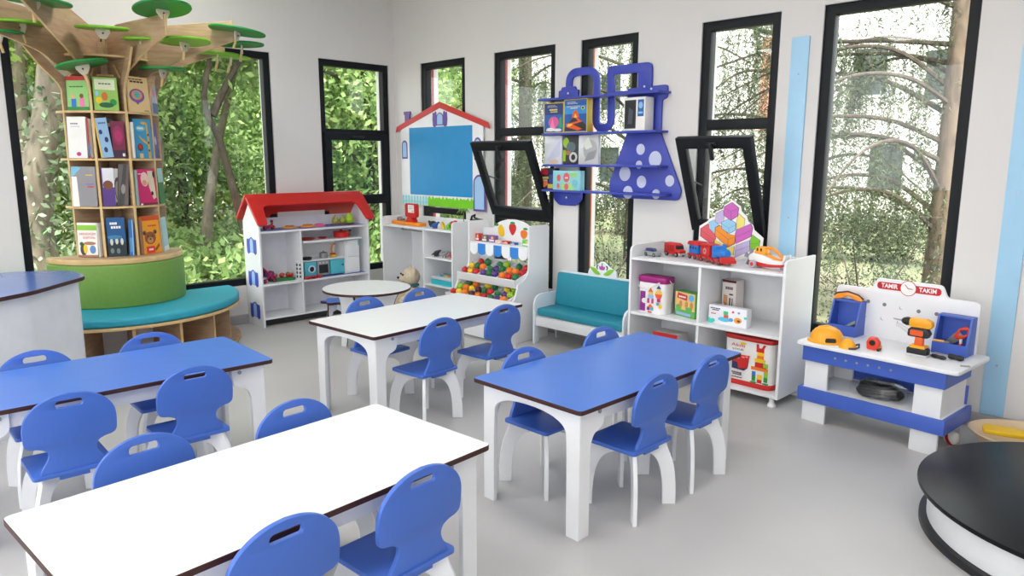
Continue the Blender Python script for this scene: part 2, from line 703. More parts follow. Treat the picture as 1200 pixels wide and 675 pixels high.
# ================================================================== TABLES
def make_table(name, label, topmat, loc, rz):
    t = thing(name, label, 'table', (loc[0], loc[1], 0), rz)
    L, W, Z = 1.2, .6, .54
    MB().prism(rect(-W / 2, -L / 2, W / 2, L / 2, .022, 6), .018, XY(Z - .018), mi=0, side=1, bev=.0015, seg=1).build('tabletop', [topmat, EDGE], t)
    zu = Z - .0185
    end = [(0, zu), (0, .484)] + crom([(0.0, .484), (.06, .482), (.12, .473), (.165, .457), (.190, .436), (.199, .40), (.203, .25), (.205, 0)], 4, False)[1:] + [(.267, 0), (.267, zu)]
    side = [(0, 0), (.064, 0)] + crom([(.064, 0), (.064, .33), (.07, .385), (.088, .415), (.118, .428), (.142, .45), (.147, zu)], 4, False)[1:] + [(0, zu)]
    for sx in (-1, 1):
        for sy in (-1, 1):
            m = MB()
            # half of the arched end board
            m.prism(end, .02, frame((sx, 0, 0), (0, 0, 1), (0, -sy, 0), (0, sy * (L / 2 - .035), 0)), bev=.002, seg=1)
            # bracketed side board
            m.prism(side, .02, frame((0, -sy, 0), (0, 0, 1), (-sx, 0, 0), (sx * .268, sy * (L / 2 - .037), 0)), bev=.002, seg=1)
            m.cyl(.009, .004, frame((0, 1, 0), (0, 0, 1), (sx, 0, 0), (sx * .268, sy * (L / 2 - .15), .50)), mi=1, n=12)
            m.build('leg', [WHITE, GREY], t)
        MB().b2(sx * .238, sx * .248, -.55, .55, .452, zu, bev=.003).build('apron', WHITE, t)
    return t


make_table('activity_table', 'long white laminate table with dark brown edge, nearest of all to the camera', WHITE_T, (-1.8876, .921), R(3.1))
make_table('activity_table', 'long blue laminate table beside the white toy shelf, dark brown edge', TABLE_B, (-1.9024, 2.5797), R(-.6))
make_table('activity_table', 'long white laminate table in front of the toy market and teal sofa', WHITE_T, (-3.4258, 2.670), R(3.6))
make_table('activity_table', 'long blue laminate table in front of the tree bookcase and round counter', TABLE_B, (-3.3933, .9395), R(-2.9))


# ================================================================== CHAIRS
def make_chair(label):
    t = thing('child_chair', label, 'chair', (0, 0, 0), 0, 'blue keyhole-back chairs around the four tables')
    MB().prism(rect(-.132, -.137, .128, .137, .018), .018, XY(.284), bev=.004).build('seat', CHAIR_B, t)
    half = [(.108, 0), (.107, .012), (.097, .033), (.084, .055), (.079, .076), (.087, .096), (.11, .108), (.134, .113), (.15, .126), (.154, .158),
            (.153, .198), (.143, .232), (.119, .263), (.085, .287), (.043, .302), (0, .307)]
    c = crom(half, 3, False)
    out = [(-x, y) for x, y in c[::-1][1:]][::-1]
    out = c + [(-x, y) for x, y in c[::-1][1:]]
    hole = [(x, y + .006 * (1 - (x / .045) ** 2)) for x, y in rect(-.045, .251, .045, .277, .012, 4)]
    b = MB()
    b.prism(out, .016, YZ(-.008), holes=[hole], bev=.003)
    b.b2(-.008, .008, -.05, .05, -.03, .004)
    bo = b.build('backrest', CHAIR_B, t)
    bo.location = (.112, 0, .2985)
    bo.rotation_euler = (0, R(5), 0)
    leg = crom([(0, .240), (.06, .238), (.098, .226), (.124, .195), (.140, .145), (.148, .08), (.150, 0)], 4, False) + \
        crom([(.207, 0), (.206, .07), (.2, .14), (.188, .2), (.166, .255), (.158, .2835)], 4, False) + [(0, .2835)]
    for k in range(4):
        a = PI / 4 + k * PI / 2
        u = (math.cos(a), math.sin(a), 0)
        w = (-u[1], u[0], 0)
        M = frame(u, (0, 0, 1), (w[0] * -1, w[1] * -1, 0), (w[0] * .009, w[1] * .009, 0))
        M = frame(u, (0, 0, 1), (u[1], -u[0], 0), (-u[1] * .009, u[0] * .009, 0))
        MB().prism(leg, .018, M, bev=.002, seg=1).build('leg', WHITE, t)
    return t


CH = [
    (-1.70, 2.41, 0, 'blue child chair on the workbench side of the blue table, at the camera end'),
    (-1.695, 2.83, 0, 'blue child chair on the workbench side of the blue table, beside the toy shelf'),
    (-2.10, 2.325, 180, 'blue child chair tucked under the sofa side of the blue table, at the camera end'),
    (-2.11, 2.91, 180, 'blue child chair behind the blue table, in front of the teal sofa'),
    (-3.125, 2.453, 4, 'blue child chair on the open side of the far white table, at the camera end'),
    (-3.15, 2.955, 3, 'blue child chair on the open side of the far white table, at the market end'),
    (-3.66, 2.52, 184, 'blue child chair behind the far white table, in front of the round table'),
    (-3.675, 2.96, 183, 'blue child chair behind the far white table, in front of the teddy bear'),
    (-1.66, 1.17, 3, 'blue child chair on the open side of the nearest white table, seat in view'),
    (-1.66, .755, 3, 'blue child chair at the nearest white table with only its backrest in view'),
    (-2.19, .717, 183, 'blue child chair across the nearest white table, in front of two blue-table chairs'),
    (-2.165, 1.215, 183, 'blue child chair across the nearest white table, at its far end'),
    (-3.10, .672, -3, 'blue child chair pulled up to the counter-side blue table, camera end of its open side'),
    (-3.12, 1.14, -3, 'blue child chair pulled up to the counter-side blue table, far end of its open side'),
    (-3.60, .717, 177, 'blue child chair between the round counter and the blue table, nearer the counter'),
    (-3.60, 1.21, 177, 'blue child chair behind the blue table, in front of the round tree bench'),
]
proto = make_chair(CH[0][3])
for i, (x, y, a, lab) in enumerate(CH):
    if i == 0:
        proto.location = (x, y, 0); proto.rotation_euler = (0, 0, R(a))
    else:
        dup(proto, (x, y, 0), R(a), lab)
# ================================================================== TREE BOOKCASE
TX, TY = -6.12, 1.83


def half_disc(r, n=40, flat=.0):
    return circ(r, n, 0, 0, -PI / 2, PI / 2) + [(flat, r * .999), (flat, -r * .999)] if flat else circ(r, n, 0, 0, -PI / 2, PI / 2)


tree = thing('tree_bookcase', 'plywood tree shaped bookcase with green disc leaves standing on the round bench', 'bookcase', (TX, TY, .738))
FT = [-70, -33, 4, 40, 75]
# short fins: shelf uprights that curve out to a small arm ; (R of arm end, z of arm end)
ARM = [(.62, 2.25), (.44, 2.05), (.53, 2.22), (.40, 2.05), (.45, 2.12)]
zb = .738
for th, (ra, za) in zip(FT, ARM):
    a = R(th)
    u = (math.cos(a), math.sin(a), 0)
    outer = crom([(.345, 1.75), (.345, 1.86), (.36, 1.96), ((.36 + ra) / 2 + .005, (1.96 + za) / 2 - .01), (ra, za)], 5, False)
    inner = crom([(ra - .035, za + .015), ((.34 + ra) / 2 - .05, (1.97 + za) / 2 + .02), (.30, 2.02), (.20, 2.12), (.05, 2.2)], 5, False)
    pl = [(.03, zb), (.345, zb)] + outer + inner + [(.03, 2.2)]
    pl = [(x, z - zb) for x, z in pl]
    MB().prism(pl, .018, frame(u, (0, 0, 1), (u[1], -u[0], 0), (-u[1] * .009, u[0] * .009, 0)), mi=0, side=1, bev=.002, seg=1).build('trunk_fin', [WOOD, WOOD_E], tree)
# long branches between them
BR = [(-62, 1.45, 2.36, 2.52), (-38, 1.15, 2.40, 2.58), (10, .88, 2.27, 2.405), (46, .98, 2.31, 2.455), (72, .86, 2.27, 2.36)]
for th, rr, zl, zh in BR:
    a = R(th)
    u = (math.cos(a), math.sin(a), 0)
    low = crom([(.20, 2.035), (.30, 2.05), (.42, 2.10), (.62, 2.19), (rr, zl)], 6, False)
    pl = [(.03, 2.035)] + low + [(rr, zh), (.25, 2.40), (.03, 2.36)]
    pl = [(x, z - zb) for x, z in pl]
    MB().prism(pl, .018, frame(u, (0, 0, 1), (u[1], -u[0], 0), (-u[1] * .009, u[0] * .009, 0)), mi=0, side=1, bev=.002, seg=1).build('branch', [WOOD, WOOD_E], tree)
# trunk core, shelves and tie plates
m = MB().prism(circ(.10, 16, 0, 0, -PI / 2, PI / 2), 1.55, XY(0))
m.build('trunk_core', WOOD, tree)
SZ = [1.09, 1.435, 1.77]
for z in SZ:
    MB().prism(circ(.342, 40, 0, 0, -PI / 2, PI / 2), .016, XY(z - zb), mi=0, side=1, bev=.002, seg=1).build('shelf', [WOOD, WOOD_E], tree)
for z, r in ((2.16, .34), (2.036, .2)):
    MB().prism(circ(r, 40, 0, 0, -PI / 2, PI / 2), .014, XY(z - zb), mi=0, side=1).build('tie_plate', [WOOD, WOOD_E], tree)
GD, GL = P(18, 138, 62, .4, name='dark_green_leaf'), P(124, 190, 40, .4, name='lime_green_leaf')
# disc leaves: polar place around the trunk, height, radius, tilt about y and x, colour
DL = [(10, .85, 2.435, .185, -10, 2, 0), (-15, .55, 2.31, .165, 4, 2, 1), (-33, .45, 2.08, .165, -6, 10, 0), (42, .45, 2.10, .165, 2, 2, 0),
      (-39, .92, 2.40, .215, 4, -3, 0), (-61, .65, 2.32, .17, 4, 2, 1), (-69, .74, 2.25, .15, 3, 2, 0), (13, .56, 2.265, .15, 4, 2, 1),
      (30, .72, 2.27, .18, -2, 0, 1), (44, 1.02, 2.37, .20, 4, -6, 0), (62, .98, 2.32, .17, 0, 2, 0), (66, .80, 2.25, .16, 3, 0, 1), (71, .90, 2.245, .15, 4, -4, 1)]
for th, rr, z, r, ty, tx, c in DL:
    a = R(th)
    d = MB().cyl(r, .016, XY(0), n=36, bev=.004).build('leaf_disc', [GL if c else GD], tree)
    d.location = (rr * math.cos(a), rr * math.sin(a), z - zb)
    d.rotation_euler = (R(tx), R(ty), 0)
    b = MB()
    o2 = rp([(-.045, .002), (.045, .002), (.045, -.02), (.018, -.062), (-.018, -.062), (-.045, -.02)], .012)
    b.prism(o2, .012, frame((math.cos(a + PI / 2), math.sin(a + PI / 2), 0), (0, 0, 1), (math.cos(a), math.sin(a), 0), (-.006 * math.cos(a), -.006 * math.sin(a), 0)), mi=0)
    k_ = .20 if th == -15 else .02
    b.tube([(0, 0, -.03), (-k_ * math.cos(a), -k_ * math.sin(a), -.135 if th == -15 else -.12)], .009, mi=1)
    b.cyl(.006, .004, frame((math.cos(a + PI / 2), math.sin(a + PI / 2), 0), (0, 0, 1), (math.cos(a), math.sin(a), 0), (.006 * math.cos(a), .006 * math.sin(a), -.025)), mi=2, n=10)
    b.build('leaf_bracket', [P(214, 200, 180), WOOD_E, BLACK], d)

bench = thing('round_bench', 'half round plywood bench with turquoise cushion and green drum below the tree bookcase', 'bench', (TX, TY - .03, 0))
MB().prism(circ(.87, 56, 0, 0, -PI / 2, PI / 2), .022, XY(0), mi=0, side=1, bev=.002, seg=1).build('base_plate', [WOOD, WOOD_E], bench)
MB().prism(circ(.875, 56, 0, 0, -PI / 2, PI / 2), .022, XY(.293), mi=0, side=1, bev=.002, seg=1).build('seat_plate', [WOOD, WOOD_E], bench)
for th in (-80, -57, -34, -11, 12, 35, 58, 80):
    a = R(th)
    MB().prism(rect(.44, .022, .80, .293), .02, frame((math.cos(a), math.sin(a), 0), (0, 0, 1), (math.sin(a), -math.cos(a), 0), (0, 0, 0)), mi=0, side=1).build('divider_board', [WOOD, WOOD_E], bench)
MB().prism(circ(.45, 40, 0, 0, -PI / 2, PI / 2), .271, XY(.022)).build('core_wall', P(226, 226, 228, .5), bench)
MB().prism(circ(.872, 64, 0, 0, -PI / 2, PI / 2), .062, XY(.315), bev=.022, seg=4).build('cushion', TURQ, bench)
MB().prism(circ(.475, 56, 0, 0, -PI / 2, PI / 2), .318, XY(.377), bev=.012, seg=3).build('drum_pad', GREEN_V, bench)
MB().prism(circ(.47, 56, 0, 0, -PI / 2, PI / 2), .04, XY(.697), mi=0, side=1, bev=.006).build('cap_plate', [WOOD, WOOD_E], bench)

# ================================================================== COUNTER
ctr = thing('reception_counter', 'tall white counter with a rounded blue top beside the tree bench', 'counter', (-4.9, .45, 0))
top = rp([(-.43, .52), (-.43, -1.5), (.62, -1.5), (.66, .06), (.42, .45), (.06, .80), (-.28, .80)], [.2, 0, 0, .3, .3, .16, .2], 8)
top = [(x, y) for x, y in top]
MB().prism(top, .022, XY(.735), mi=0, side=1, bev=.002, seg=1).build('countertop', [P(84, 116, 186, .18), EDGE], ctr)
MB().prism(inset(top if area(top) > 0 else top[::-1], .035), .735, XY(0)).build('counter_body', P(222, 225, 232, .4), ctr)

# ================================================================== DOLLHOUSE (front faces +x)
house = thing('dollhouse_shelf', 'white dollhouse shelf with a red pitched roof under the two windows near the corner', 'play shelf', (-6.02, 3.405, 0), PI / 2)
hw = .555
gable = [(-.147, 0), (.147, 0), (.147, .915), (0, 1.10), (-.147, .915)]
decal = P(52, 66, 178, .4, name='decal_blue')
decl = P(150, 196, 240, .4)
for s in (-1, 1):
    so = MB().prism(gable, .018, YZ(s * hw - (0.018 if s > 0 else 0)), bev=.002, seg=1).build('side_panel', WHITE, house)
    if s < 0:
        for zc in (.715, .43, .145):
            d = MB()
            for q in (-1, 1):
                d.prism(crom([(q * .036, -.068), (q * .088, -.068), (q * .088, .05), (q * .074, .042), (q * .062, .054), (q * .048, .044), (q * .036, .054)], 2), .0012, frame((0, -1, 0), (0, 0, 1), (-1, 0, 0), (-hw, -.0, zc)), mi=0)
            arch = [(-.04, -.066), (.04, -.066)] + circ(.04, 12, 0, .028, 0, PI)
            d.prism(arch, .0014, frame((0, -1, 0), (0, 0, 1), (-1, 0, 0), (-hw, 0, zc)), mi=0)
            d.prism([(x * .72, y * .9 - .004) for x, y in arch], .0018, frame((0, -1, 0), (0, 0, 1), (-1, 0, 0), (-hw, 0, zc)), mi=1)
            d.build('window_decal', [decal, decl], so)
m = MB().b2(-hw + .018, hw - .018, .135, .147, .07, .93)
m.build('back_panel', P(226, 227, 236, .45), house)
for (xa, xb, z, dep) in ((-hw + .018, hw - .018, .835, .14), (-hw + .018, hw - .018, .08, .14), (-hw + .018, hw - .018, .375, .14), (-.13, .485, .722, .10)):
    MB().b2(xa, xb, -.14, .135, z - .016, z, bev=.001).build('shelf', WHITE, house)
MB().b2(-.168, -.152, -.14, .135, .08, .819).build('divider', WHITE, house)
MB().b2(-hw + .018, hw - .018, -.09, -.075, .01, .064).build('plinth', P(40, 42, 46, .6), house)
# blue liners on the shelves
m = MB().b2(-hw + .025, hw - .025, -.11, .13, .8352, .8372)
m.b2(-.14, hw - .03, -.11, .13, .3752, .3772)
m.build('shelf_liner', P(110, 124, 196, .5), house)
# roof: two slopes, the front one cut open
sl = math.hypot(.215, .225)
for s in (-1, 1):
    ang = math.atan2(.215, .215)
    L2 = hw + .03
    M = frame((1, 0, 0), (0, s * .69, -.724), (0, -.724 * -s * -1, 0), (0, 0, 0))
    v = Vector((0, s * .205, -.225)).normalized()
    w = Vector((1, 0, 0)).cross(v)
    M = frame((1, 0, 0), tuple(v), tuple(w), (0, s * .004, 1.135))
    ln = .315
    if s < 0:
        o = rp([(-L2, 0), (L2, 0), (L2, ln), (L2 - .085, ln), (L2 - .115, .105), (-L2 + .115, .105), (-L2 + .085, ln), (-L2, ln)], [.012, .012, .03, .03, .05, .05, .03, .03])
    else:
        o = rect(-L2, 0, L2, ln * .92, .015)
    mm = MB().prism(o, .026, M, bev=.005)
    mm.build('roof_slope', RED, house)

# ================================================================== STORE UNIT (under the wall board)
su = thing('white_play_cupboard', 'white low cupboard under the house shaped wall board, with an open bay and two shelves', 'cupboard', (-5.335, 4.28, 0))
W2 = .525
sp = rp([(-.18, 0), (.18, 0), (.18, .91), (-.18, .91)], [.004, .004, .03, .035])
for s in (-1, 1):
    MB().prism(sp, .018, YZ(s * W2 - (.018 if s > 0 else 0)), bev=.002, seg=1).build('side_panel', WHITE, su)
MB().b2(-W2 + .018, W2 - .018, -.172, .165, .815, .833, bev=.002).build('counter_board', WHITE, su)
MB().b2(-W2 + .018, W2 - .018, .165, .178, .05, .905, bev=.001).build('back_panel', WHITE, su)
MB().b2(.085, .103, -.165, .165, .05, .815, bev=.001).build('divider', WHITE, su)
for z in (.575, .325):
    MB().b2(.103, W2 - .018, -.16, .165, z - .016, z, bev=.001).build('shelf', WHITE, su)
MB().b2(-W2 + .018, W2 - .018, -.16, .165, .04, .056, bev=.001).build('shelf', WHITE, su)
hb = MB().tube([(-.30, -.1, .79), (.07, -.1, .79)], .006)
hb.box((-.30, -.1, .802), (.02, .02, .025))
hb.build('hanging_rail', METAL, su)

# ================================================================== MARKET STAND
st = thing('market_stall', 'white toy market stall with blue and white awning and two fruit trays', 'play stall', (-4.315, 4.20, 0))
hw3 = .365
prof = [(.20, 0), (.20, .915), (.185, .93), (-.02, .93), (-.035, .92)] + crom([(-.035, .92), (-.035, .60), (-.06, .53), (-.12, .485), (-.16, .475), (-.165, .44), (-.20, .36), (-.27, .315), (-.30, .30), (-.30, .2), (-.30, 0)], 4, False)[1:]
for s in (-1, 1):
    MB().prism(prof, .018, YZ(s * hw3 - (.018 if s > 0 else 0)), bev=.002, seg=1).build('side_panel', WHITE, st)
MB().b2(-hw3 + .018, hw3 - .018, -.29, -.275, .02, .25).build('front_panel', WHITE, st)
MB().b2(-hw3 + .018, hw3 - .018, -.02, .12, .742, .758).build('awning_shelf', WHITE, st)
hd = [(-hw3 + .02, .70), (hw3 - .02, .70), (hw3 - .02, .87), (.26, .87)] + crom([(.26, .87), (.17, .93), (.02, .955), (-.13, .93), (-.22, .87)], 5, False)[1:] + [(-hw3 + .02, .87)]
MB().prism(hd, .014, XZ(.14), bev=.002, seg=1).build('header_board', WHITE, st)
sc = MB()
for k in range(7):
    w = (2 * hw3 - .05) / 7
    x0 = -hw3 + .025 + k * w
    o = [(x0, .745)] + [(x0 + w / 2 + w / 2 * math.cos(t), .69 - w * .42 * math.sin(t)) for t in [PI - PI * i / 10 for i in range(11)]] + [(x0 + w, .745)]
    sc.prism(o, .008, XZ(-.025), mi=1 if k % 2 else 0)
sc.build('awning', [P(240, 242, 246, .4), P(48, 132, 218, .4)], st)
# fruit pictures on the header
fp = MB()
F0 = XZ(.1255)
fp.prism(crom([(-.10, .80), (-.075, .83), (-.09, .88), (-.125, .905), (-.155, .87), (-.145, .82)], 3), .001, F0, mi=0)
fp.prism(ell(.028, .012, 14, -.175, .90), .0015, F0, mi=3)
fp.prism(crom([(.02, .82), (.06, .87), (.055, .91), (.02, .92), (-.015, .91), (-.02, .87)], 3), .001, F0, mi=1)
fp.prism(ell(.03, .011, 14, .02, .925), .0015, F0, mi=3)
fp.prism(crom([(.15, .80), (.185, .82), (.19, .86), (.15, .875), (.115, .86), (.12, .82)], 3), .001, F0, mi=2)
fp.prism(ell(.026, .01, 14, .17, .885), .0015, F0, mi=3)
fp.build('fruit_picture', [c_yel, c_red, c_org, c_grn], st)
TR = [(.50, -.155, .12, .60), (.335, -.285, -.02, .43)]   # front z, y front, y back, back z
trays = []
for zf, yf, yb, zbk in TR:
    tr = MB()
    x0, x1 = -hw3 + .02, hw3 - .02
    tl = math.atan2(zbk - zf, yb - yf)
    ln = math.hypot(zbk - zf, yb - yf)
    M = T(0, yf, zf - .045) @ RX(tl)
    tr.b2(x0, x1, 0, ln, 0, .01, M=M)
    tr.b2(x0, x1, -.012, 0, -.01, .06, M=M)
    tr.b2(x0, x1, ln - .01, ln, 0, .06, M=M)
    for q in (x0 + .006, x0 + (x1 - x0) / 3, x0 + 2 * (x1 - x0) / 3, x1 - .006):
        tr.b2(q - .006, q + .006, 0, ln, 0, .05, M=M)
    tr.build('tray', WHITE, st)
    trays.append((M, x0, x1, ln))

# ================================================================== SOFA
sofa = thing('kids_sofa', 'small white framed sofa with teal cushions between market stall and toy shelf', 'sofa', (-3.42, 4.28, 0))
sw = .445
arm = rp([(-.16, 0), (-.10, 0), (-.085, .14), (.10, .14), (.115, 0), (.17, 0), (.17, .40), (-.16, .40)], [.005, .01, .06, .06, .01, .005, .005, .10], 8)
for s in (-1, 1):
    MB().prism(arm, .02, YZ(s * sw - (.02 if s > 0 else 0)), bev=.004).build('arm_panel', P(222, 230, 238, .35), sofa)
MB().prism(rp([(-sw + .02, .15), (sw - .02, .15), (sw - .02, .225), (-sw + .02, .225)], .003), .018, XZ(-.125), bev=.002).build('front_rail', WHITE, sofa)
bk = [(-sw + .02, .10), (sw - .02, .10), (sw - .02, .565), (.14, .565)] + crom([(.14, .565), (.125, .61), (.07, .635), (0, .675), (-.07, .635), (-.125, .61), (-.14, .565)], 5, False)[1:] + [(-sw + .02, .565)]
MB().prism(bk, .018, XZ(.165), bev=.003).build('back_panel', P(226, 233, 238, .35), sofa)
MB().b2(-sw + .02, sw - .02, -.12, .145, .215, .23).build('seat_board', WHITE, sofa)
MB().box((0, .005, .262), (2 * sw - .046, .285, .062), bev=.016).build('seat_cushion', TEAL, sofa)
bc = MB().box((0, 0, 0), (2 * sw - .046, .055, .27), bev=.018).build('back_cushion', TEAL, sofa)
bc.location = (0, .112, .42); bc.rotation_euler = (R(-6), 0, 0)
fl = MB()
F1 = XZ(.1468)
for s in (-1, 1):
    fl.prism(crom([(s * .015, .575), (s * .06, .572), (s * .10, .60), (s * .115, .625), (s * .07, .62), (s * .04, .60)], 4), .001, F1, mi=0)
    fl.prism(crom([(s * .035, .645), (s * .045, .63), (s * .04, .61), (s * .05, .615), (s * .056, .63), (s * .05, .645)], 3), .001, F1, mi=2)
fl.prism(crom([(0, .61), (.024, .615), (.028, .64), (.016, .635), (0, .648), (-.016, .635), (-.028, .64), (-.024, .615)], 3), .0015, F1, mi=1)
fl.prism(ell(.006, .010, 10, 0, .655), .001, F1, mi=3)
fl.build('flower_picture', [c_lgr, P(186, 80, 160), c_nav, c_grn], sofa)

# ================================================================== TOY SHELF UNIT
sh = thing('toy_shelf', 'white four compartment toy shelf on round feet below the brick pyramid sign', 'shelf', (-2.318, 4.20, 0))
hw4 = .543
sp = rp([(-.20, .058), (.20, .058), (.20, .885), (-.20, .885)], [.003, .003, .003, .05], 7)
for s in (-1, 1):
    MB().prism(sp, .018, YZ(s * hw4 - (.018 if s > 0 else 0)), bev=.002, seg=1).build('side_panel', WHITE, sh)
for z in (.808, .436, .078):
    MB().b2(-hw4 + .018, hw4 - .018, -.197, .188, z - .018, z, bev=.0015).build('shelf', WHITE, sh)
MB().b2(-.02, -.002, -.195, .188, .078, .79, bev=.001).build('divider', WHITE, sh)
MB().b2(-hw4 + .018, hw4 - .018, .188, .198, .06, .86).build('back_panel', P(224, 225, 227, .45), sh)
for x in (-.49, 0, .49):
    for y in (-.16, .16):
        MB().lathe([(0, 0), (.024, 0), (.026, .008), (.014, .03), (.016, .058), (0, .058)], T(x, y, 0), n=18).build('foot', P(236, 236, 236, .3), sh)

# ================================================================== WORKBENCH
wa = R(-4.7)
wb = thing('toy_workbench', 'white and blue toy workbench with tool board under the biggest window', 'workbench', (-1.225, 4.095, 0), wa)
MB().prism(rect(-.41, -.225, .41, .225, .03), .02, XY(.442), bev=.004).build('worktop', WHITE, wb)
for xa, xb in ((-.375, -.245), (.20, .33)):
    for ya, yb in ((-.165, -.147), (.147, .165)):
        MB().b2(xa, xb, ya, yb, 0, .442, bev=.002).build('leg', WHITE, wb)
for xx in (-.372, .312):
    MB().b2(xx, xx + .018, -.147, .147, .11, .40).build('end_panel', WHITE, wb)
m = MB()
m.b2(-.385, .345, -.185, -.167, .352, .441, mi=0, bev=.002)
m.b2(.327, .345, -.167, .17, .352, .441, mi=0)
m.b2(-.385, -.367, -.167, .17, .352, .441, mi=0)
for k in range(6):
    m.cyl(.0065, .002, XZ(-.185, -.12 + k * .058 - .08, .395 + .0), n=12, mi=1)
m.build('upper_apron', [RAIL_B, GREY], wb)
m = MB()
m.b2(-.40, .36, -.185, -.167, .118, .195, bev=.002)
m.b2(.342, .36, -.167, .185, .118, .195)
m.b2(-.40, -.382, -.167, .185, .118, .195)
m.build('lower_apron', RAIL_B, wb)
MB().b2(-.38, .34, .165, .18, .20, .30, bev=.002).build('back_rail', RAIL_B, wb)
MB().b2(-.382, .342, -.166, .164, .178, .194).build('lower_shelf', WHITE, wb)
bp = rp([(-.40, .44), (.345, .44), (.345, .735), (.19, .735), (.16, .80), (-.175, .80), (-.205, .735), (-.40, .735)], [0, 0, .03, .03, .03, .03, .03, .03])
m = MB().prism(bp, .018, XZ(.215), bev=.003)
for x, z, mi in ((-.215, .66, 1), (-.125, .655, 1), (-.035, .65, 2), (.055, .645, 1), (.145, .645, 1), (-.22, .58, 2), (-.13, .575, 2), (-.04, .57, 2)):
    m.cyl(.0105, .0015, XZ(.197, x, z), n=14, mi=mi)
    if mi == 2:
        m.cyl(.0105, .002, XZ(.197, x + .004, z + .003), n=14, mi=0)
m.build('back_board', [WHITE, P(120, 122, 124), P(170, 172, 174)], wb)
sg = MB()
F2 = XZ(.1968, -.008, .762)
sg.prism(rect(-.165, -.02, .165, .02, .02, 6), .0015, F2, mi=0)
sg.prism(circ(.042, 32), .003, F2, mi=0)
sg.prism(circ(.0385, 32), .0038, F2, mi=1)
sg.tube([(-.018, .020, .0045), (0, 0, .0045)], .0022, mi=0, n=6, M=F2)
sg.tube([(0, 0, .0045), (.024, -.002, .0045)], .0022, mi=0, n=6, M=F2)
sg.text('TAMIR', .034, F2 @ T(-.099, 0, .0022), mi=1, width=.088, bold=.0008)
sg.text('TAKIM', .034, F2 @ T(.099, 0, .0022), mi=1, width=.088, bold=.0008)
sg.build('workshop_sign', [P(196, 24, 30, .4), P(246, 246, 246, .4)], wb)
for xc in (-.305, .256):
    bx = MB()
    w, d = .082, .105
    yb = .197
    side = [(yb, .4625), (yb - d, .4625), (yb - d, .52), (yb - .06, .66), (yb, .66)]
    for s in (-1, 1):
        bx.prism(side, .010, YZ(xc + s * w - (.010 if s > 0 else 0)))
    bx.b2(xc - w, xc + w, yb - d - .008, yb - d, .4625, .522)
    bx.b2(xc - w + .01, xc + w - .01, yb - d, yb, .4625, .4705)
    bx.b2(xc - w + .01, xc + w - .01, yb - .008, yb, .4705, .66)
    bx.b2(xc - w + .01, xc + w - .01, yb - .058, yb, .65, .66)
    bx.build('tool_box', RAIL_B, wb)

# ================================================================== HOUSE BOARD ON THE WALL
hb = thing('house_board', 'white house shaped wall board with blue panel and red roof line above the cupboard', 'wall board', (-5.44, YR - .012, 0))
B0 = XZ(0)
body = [(-.61, 1.0), (.605, .985), (.605, 1.74), (.0, 1.945), (-.61, 1.76)]
MB().prism([(-.61, 1.0), (.605, 1.0), (.605, 1.74), (.02, 1.95), (-.61, 1.74)], .016, B0, bev=.002, seg=1).build('board', P(236, 237, 240, .35), hb)
m = MB().prism(rect(-.465, 1.105, .465, 1.755, .006), .004, XZ(-.0155), bev=.001, seg=1)
m.build('blue_panel', P(30, 142, 204, .45, .03, name='pin_board_blue'), hb)
rf = [(-.685, 1.715), (-.665, 1.772), (.01, 1.985), (.675, 1.772), (.70, 1.715), (.01, 1.925)]
MB().prism(rf, .006, XZ(-.0155), bev=.001, seg=1).build('roof_line', P(198, 38, 34, .4), hb)
ch = [(-.53, 1.80), (-.53, 1.885), (-.545, 1.885), (-.545, 1.915), (-.445, 1.915), (-.445, 1.885), (-.455, 1.885), (-.455, 1.83)]
ch = [(x - .01, z) for x, z in ch]
MB().prism(ch, .012, XZ(-.001), bev=.001, seg=1).build('chimney', P(100, 70, 150, .4), hb)
BP, BL = P(104, 72, 160, .4), P(160, 200, 238, .4)


def arched(name, x, z, w, h, wi, hi):
    gm = MB()
    gm.prism([(x - w, z - h), (x + w, z - h)] + circ(w, 14, x, z + h - w, 0, PI), .002, XZ(-.0158), mi=0)
    gm.prism([(x - wi, z - hi), (x + wi, z - hi)] + circ(wi, 14, x, z + hi - wi, 0, PI), .003, XZ(-.0158), mi=1)
    return gm.build(name, [BP, BL], hb)


for q in (-1, 1):
    gm = MB().prism(crom([(.01 + q * .05, 1.765), (.01 + q * .105, 1.765), (.01 + q * .105, 1.885), (.01 + q * .085, 1.88), (.01 + q * .07, 1.895), (.01 + q * .05, 1.885)], 2), .002, XZ(-.0158))
    gm.build('shutter', BP, hb)
arched('attic_window', .01, 1.825, .052, .06, .04, .05)
arched('arched_window', -.545, 1.545, .045, .09, .03, .074)
arched('arched_window', .535, 1.545, .045, .10, .03, .084)
arched('painted_door', .555, 1.15, .08, .165, .062, .147)
gr = [(-.19, 1.001)] + [(-.19 + .665 * i / 26, 1.075 + (.02 if i % 2 else 0) + .008 * math.sin(i * 2.3)) for i in range(27)] + [(.475, 1.001)]
MB().prism(gr, .002, XZ(-.0158)).build('painted_grass', P(120, 206, 36, .4), hb)
gm = MB()
for k in range(9):
    x = -.60 + k * .046
    gm.prism([(x, 1.001), (x + .034, 1.001), (x + .034, 1.085), (x + .017, 1.10), (x, 1.085)], .002, XZ(-.0158))
gm.prism(rect(-.60, 1.03, -.19, 1.042), .0028, XZ(-.0158))
gm.build('painted_fence', P(150, 214, 224, .4), hb)

# ================================================================== FLASK SHELF ON THE WALL
fs = thing('flask_shelf', 'blue wall shelf shaped like laboratory glassware with a spotted flask', 'wall shelf', (-3.37, YR - .004, 0))
# shapes traced in wall metres (x relative to root)
G0 = XZ(0)


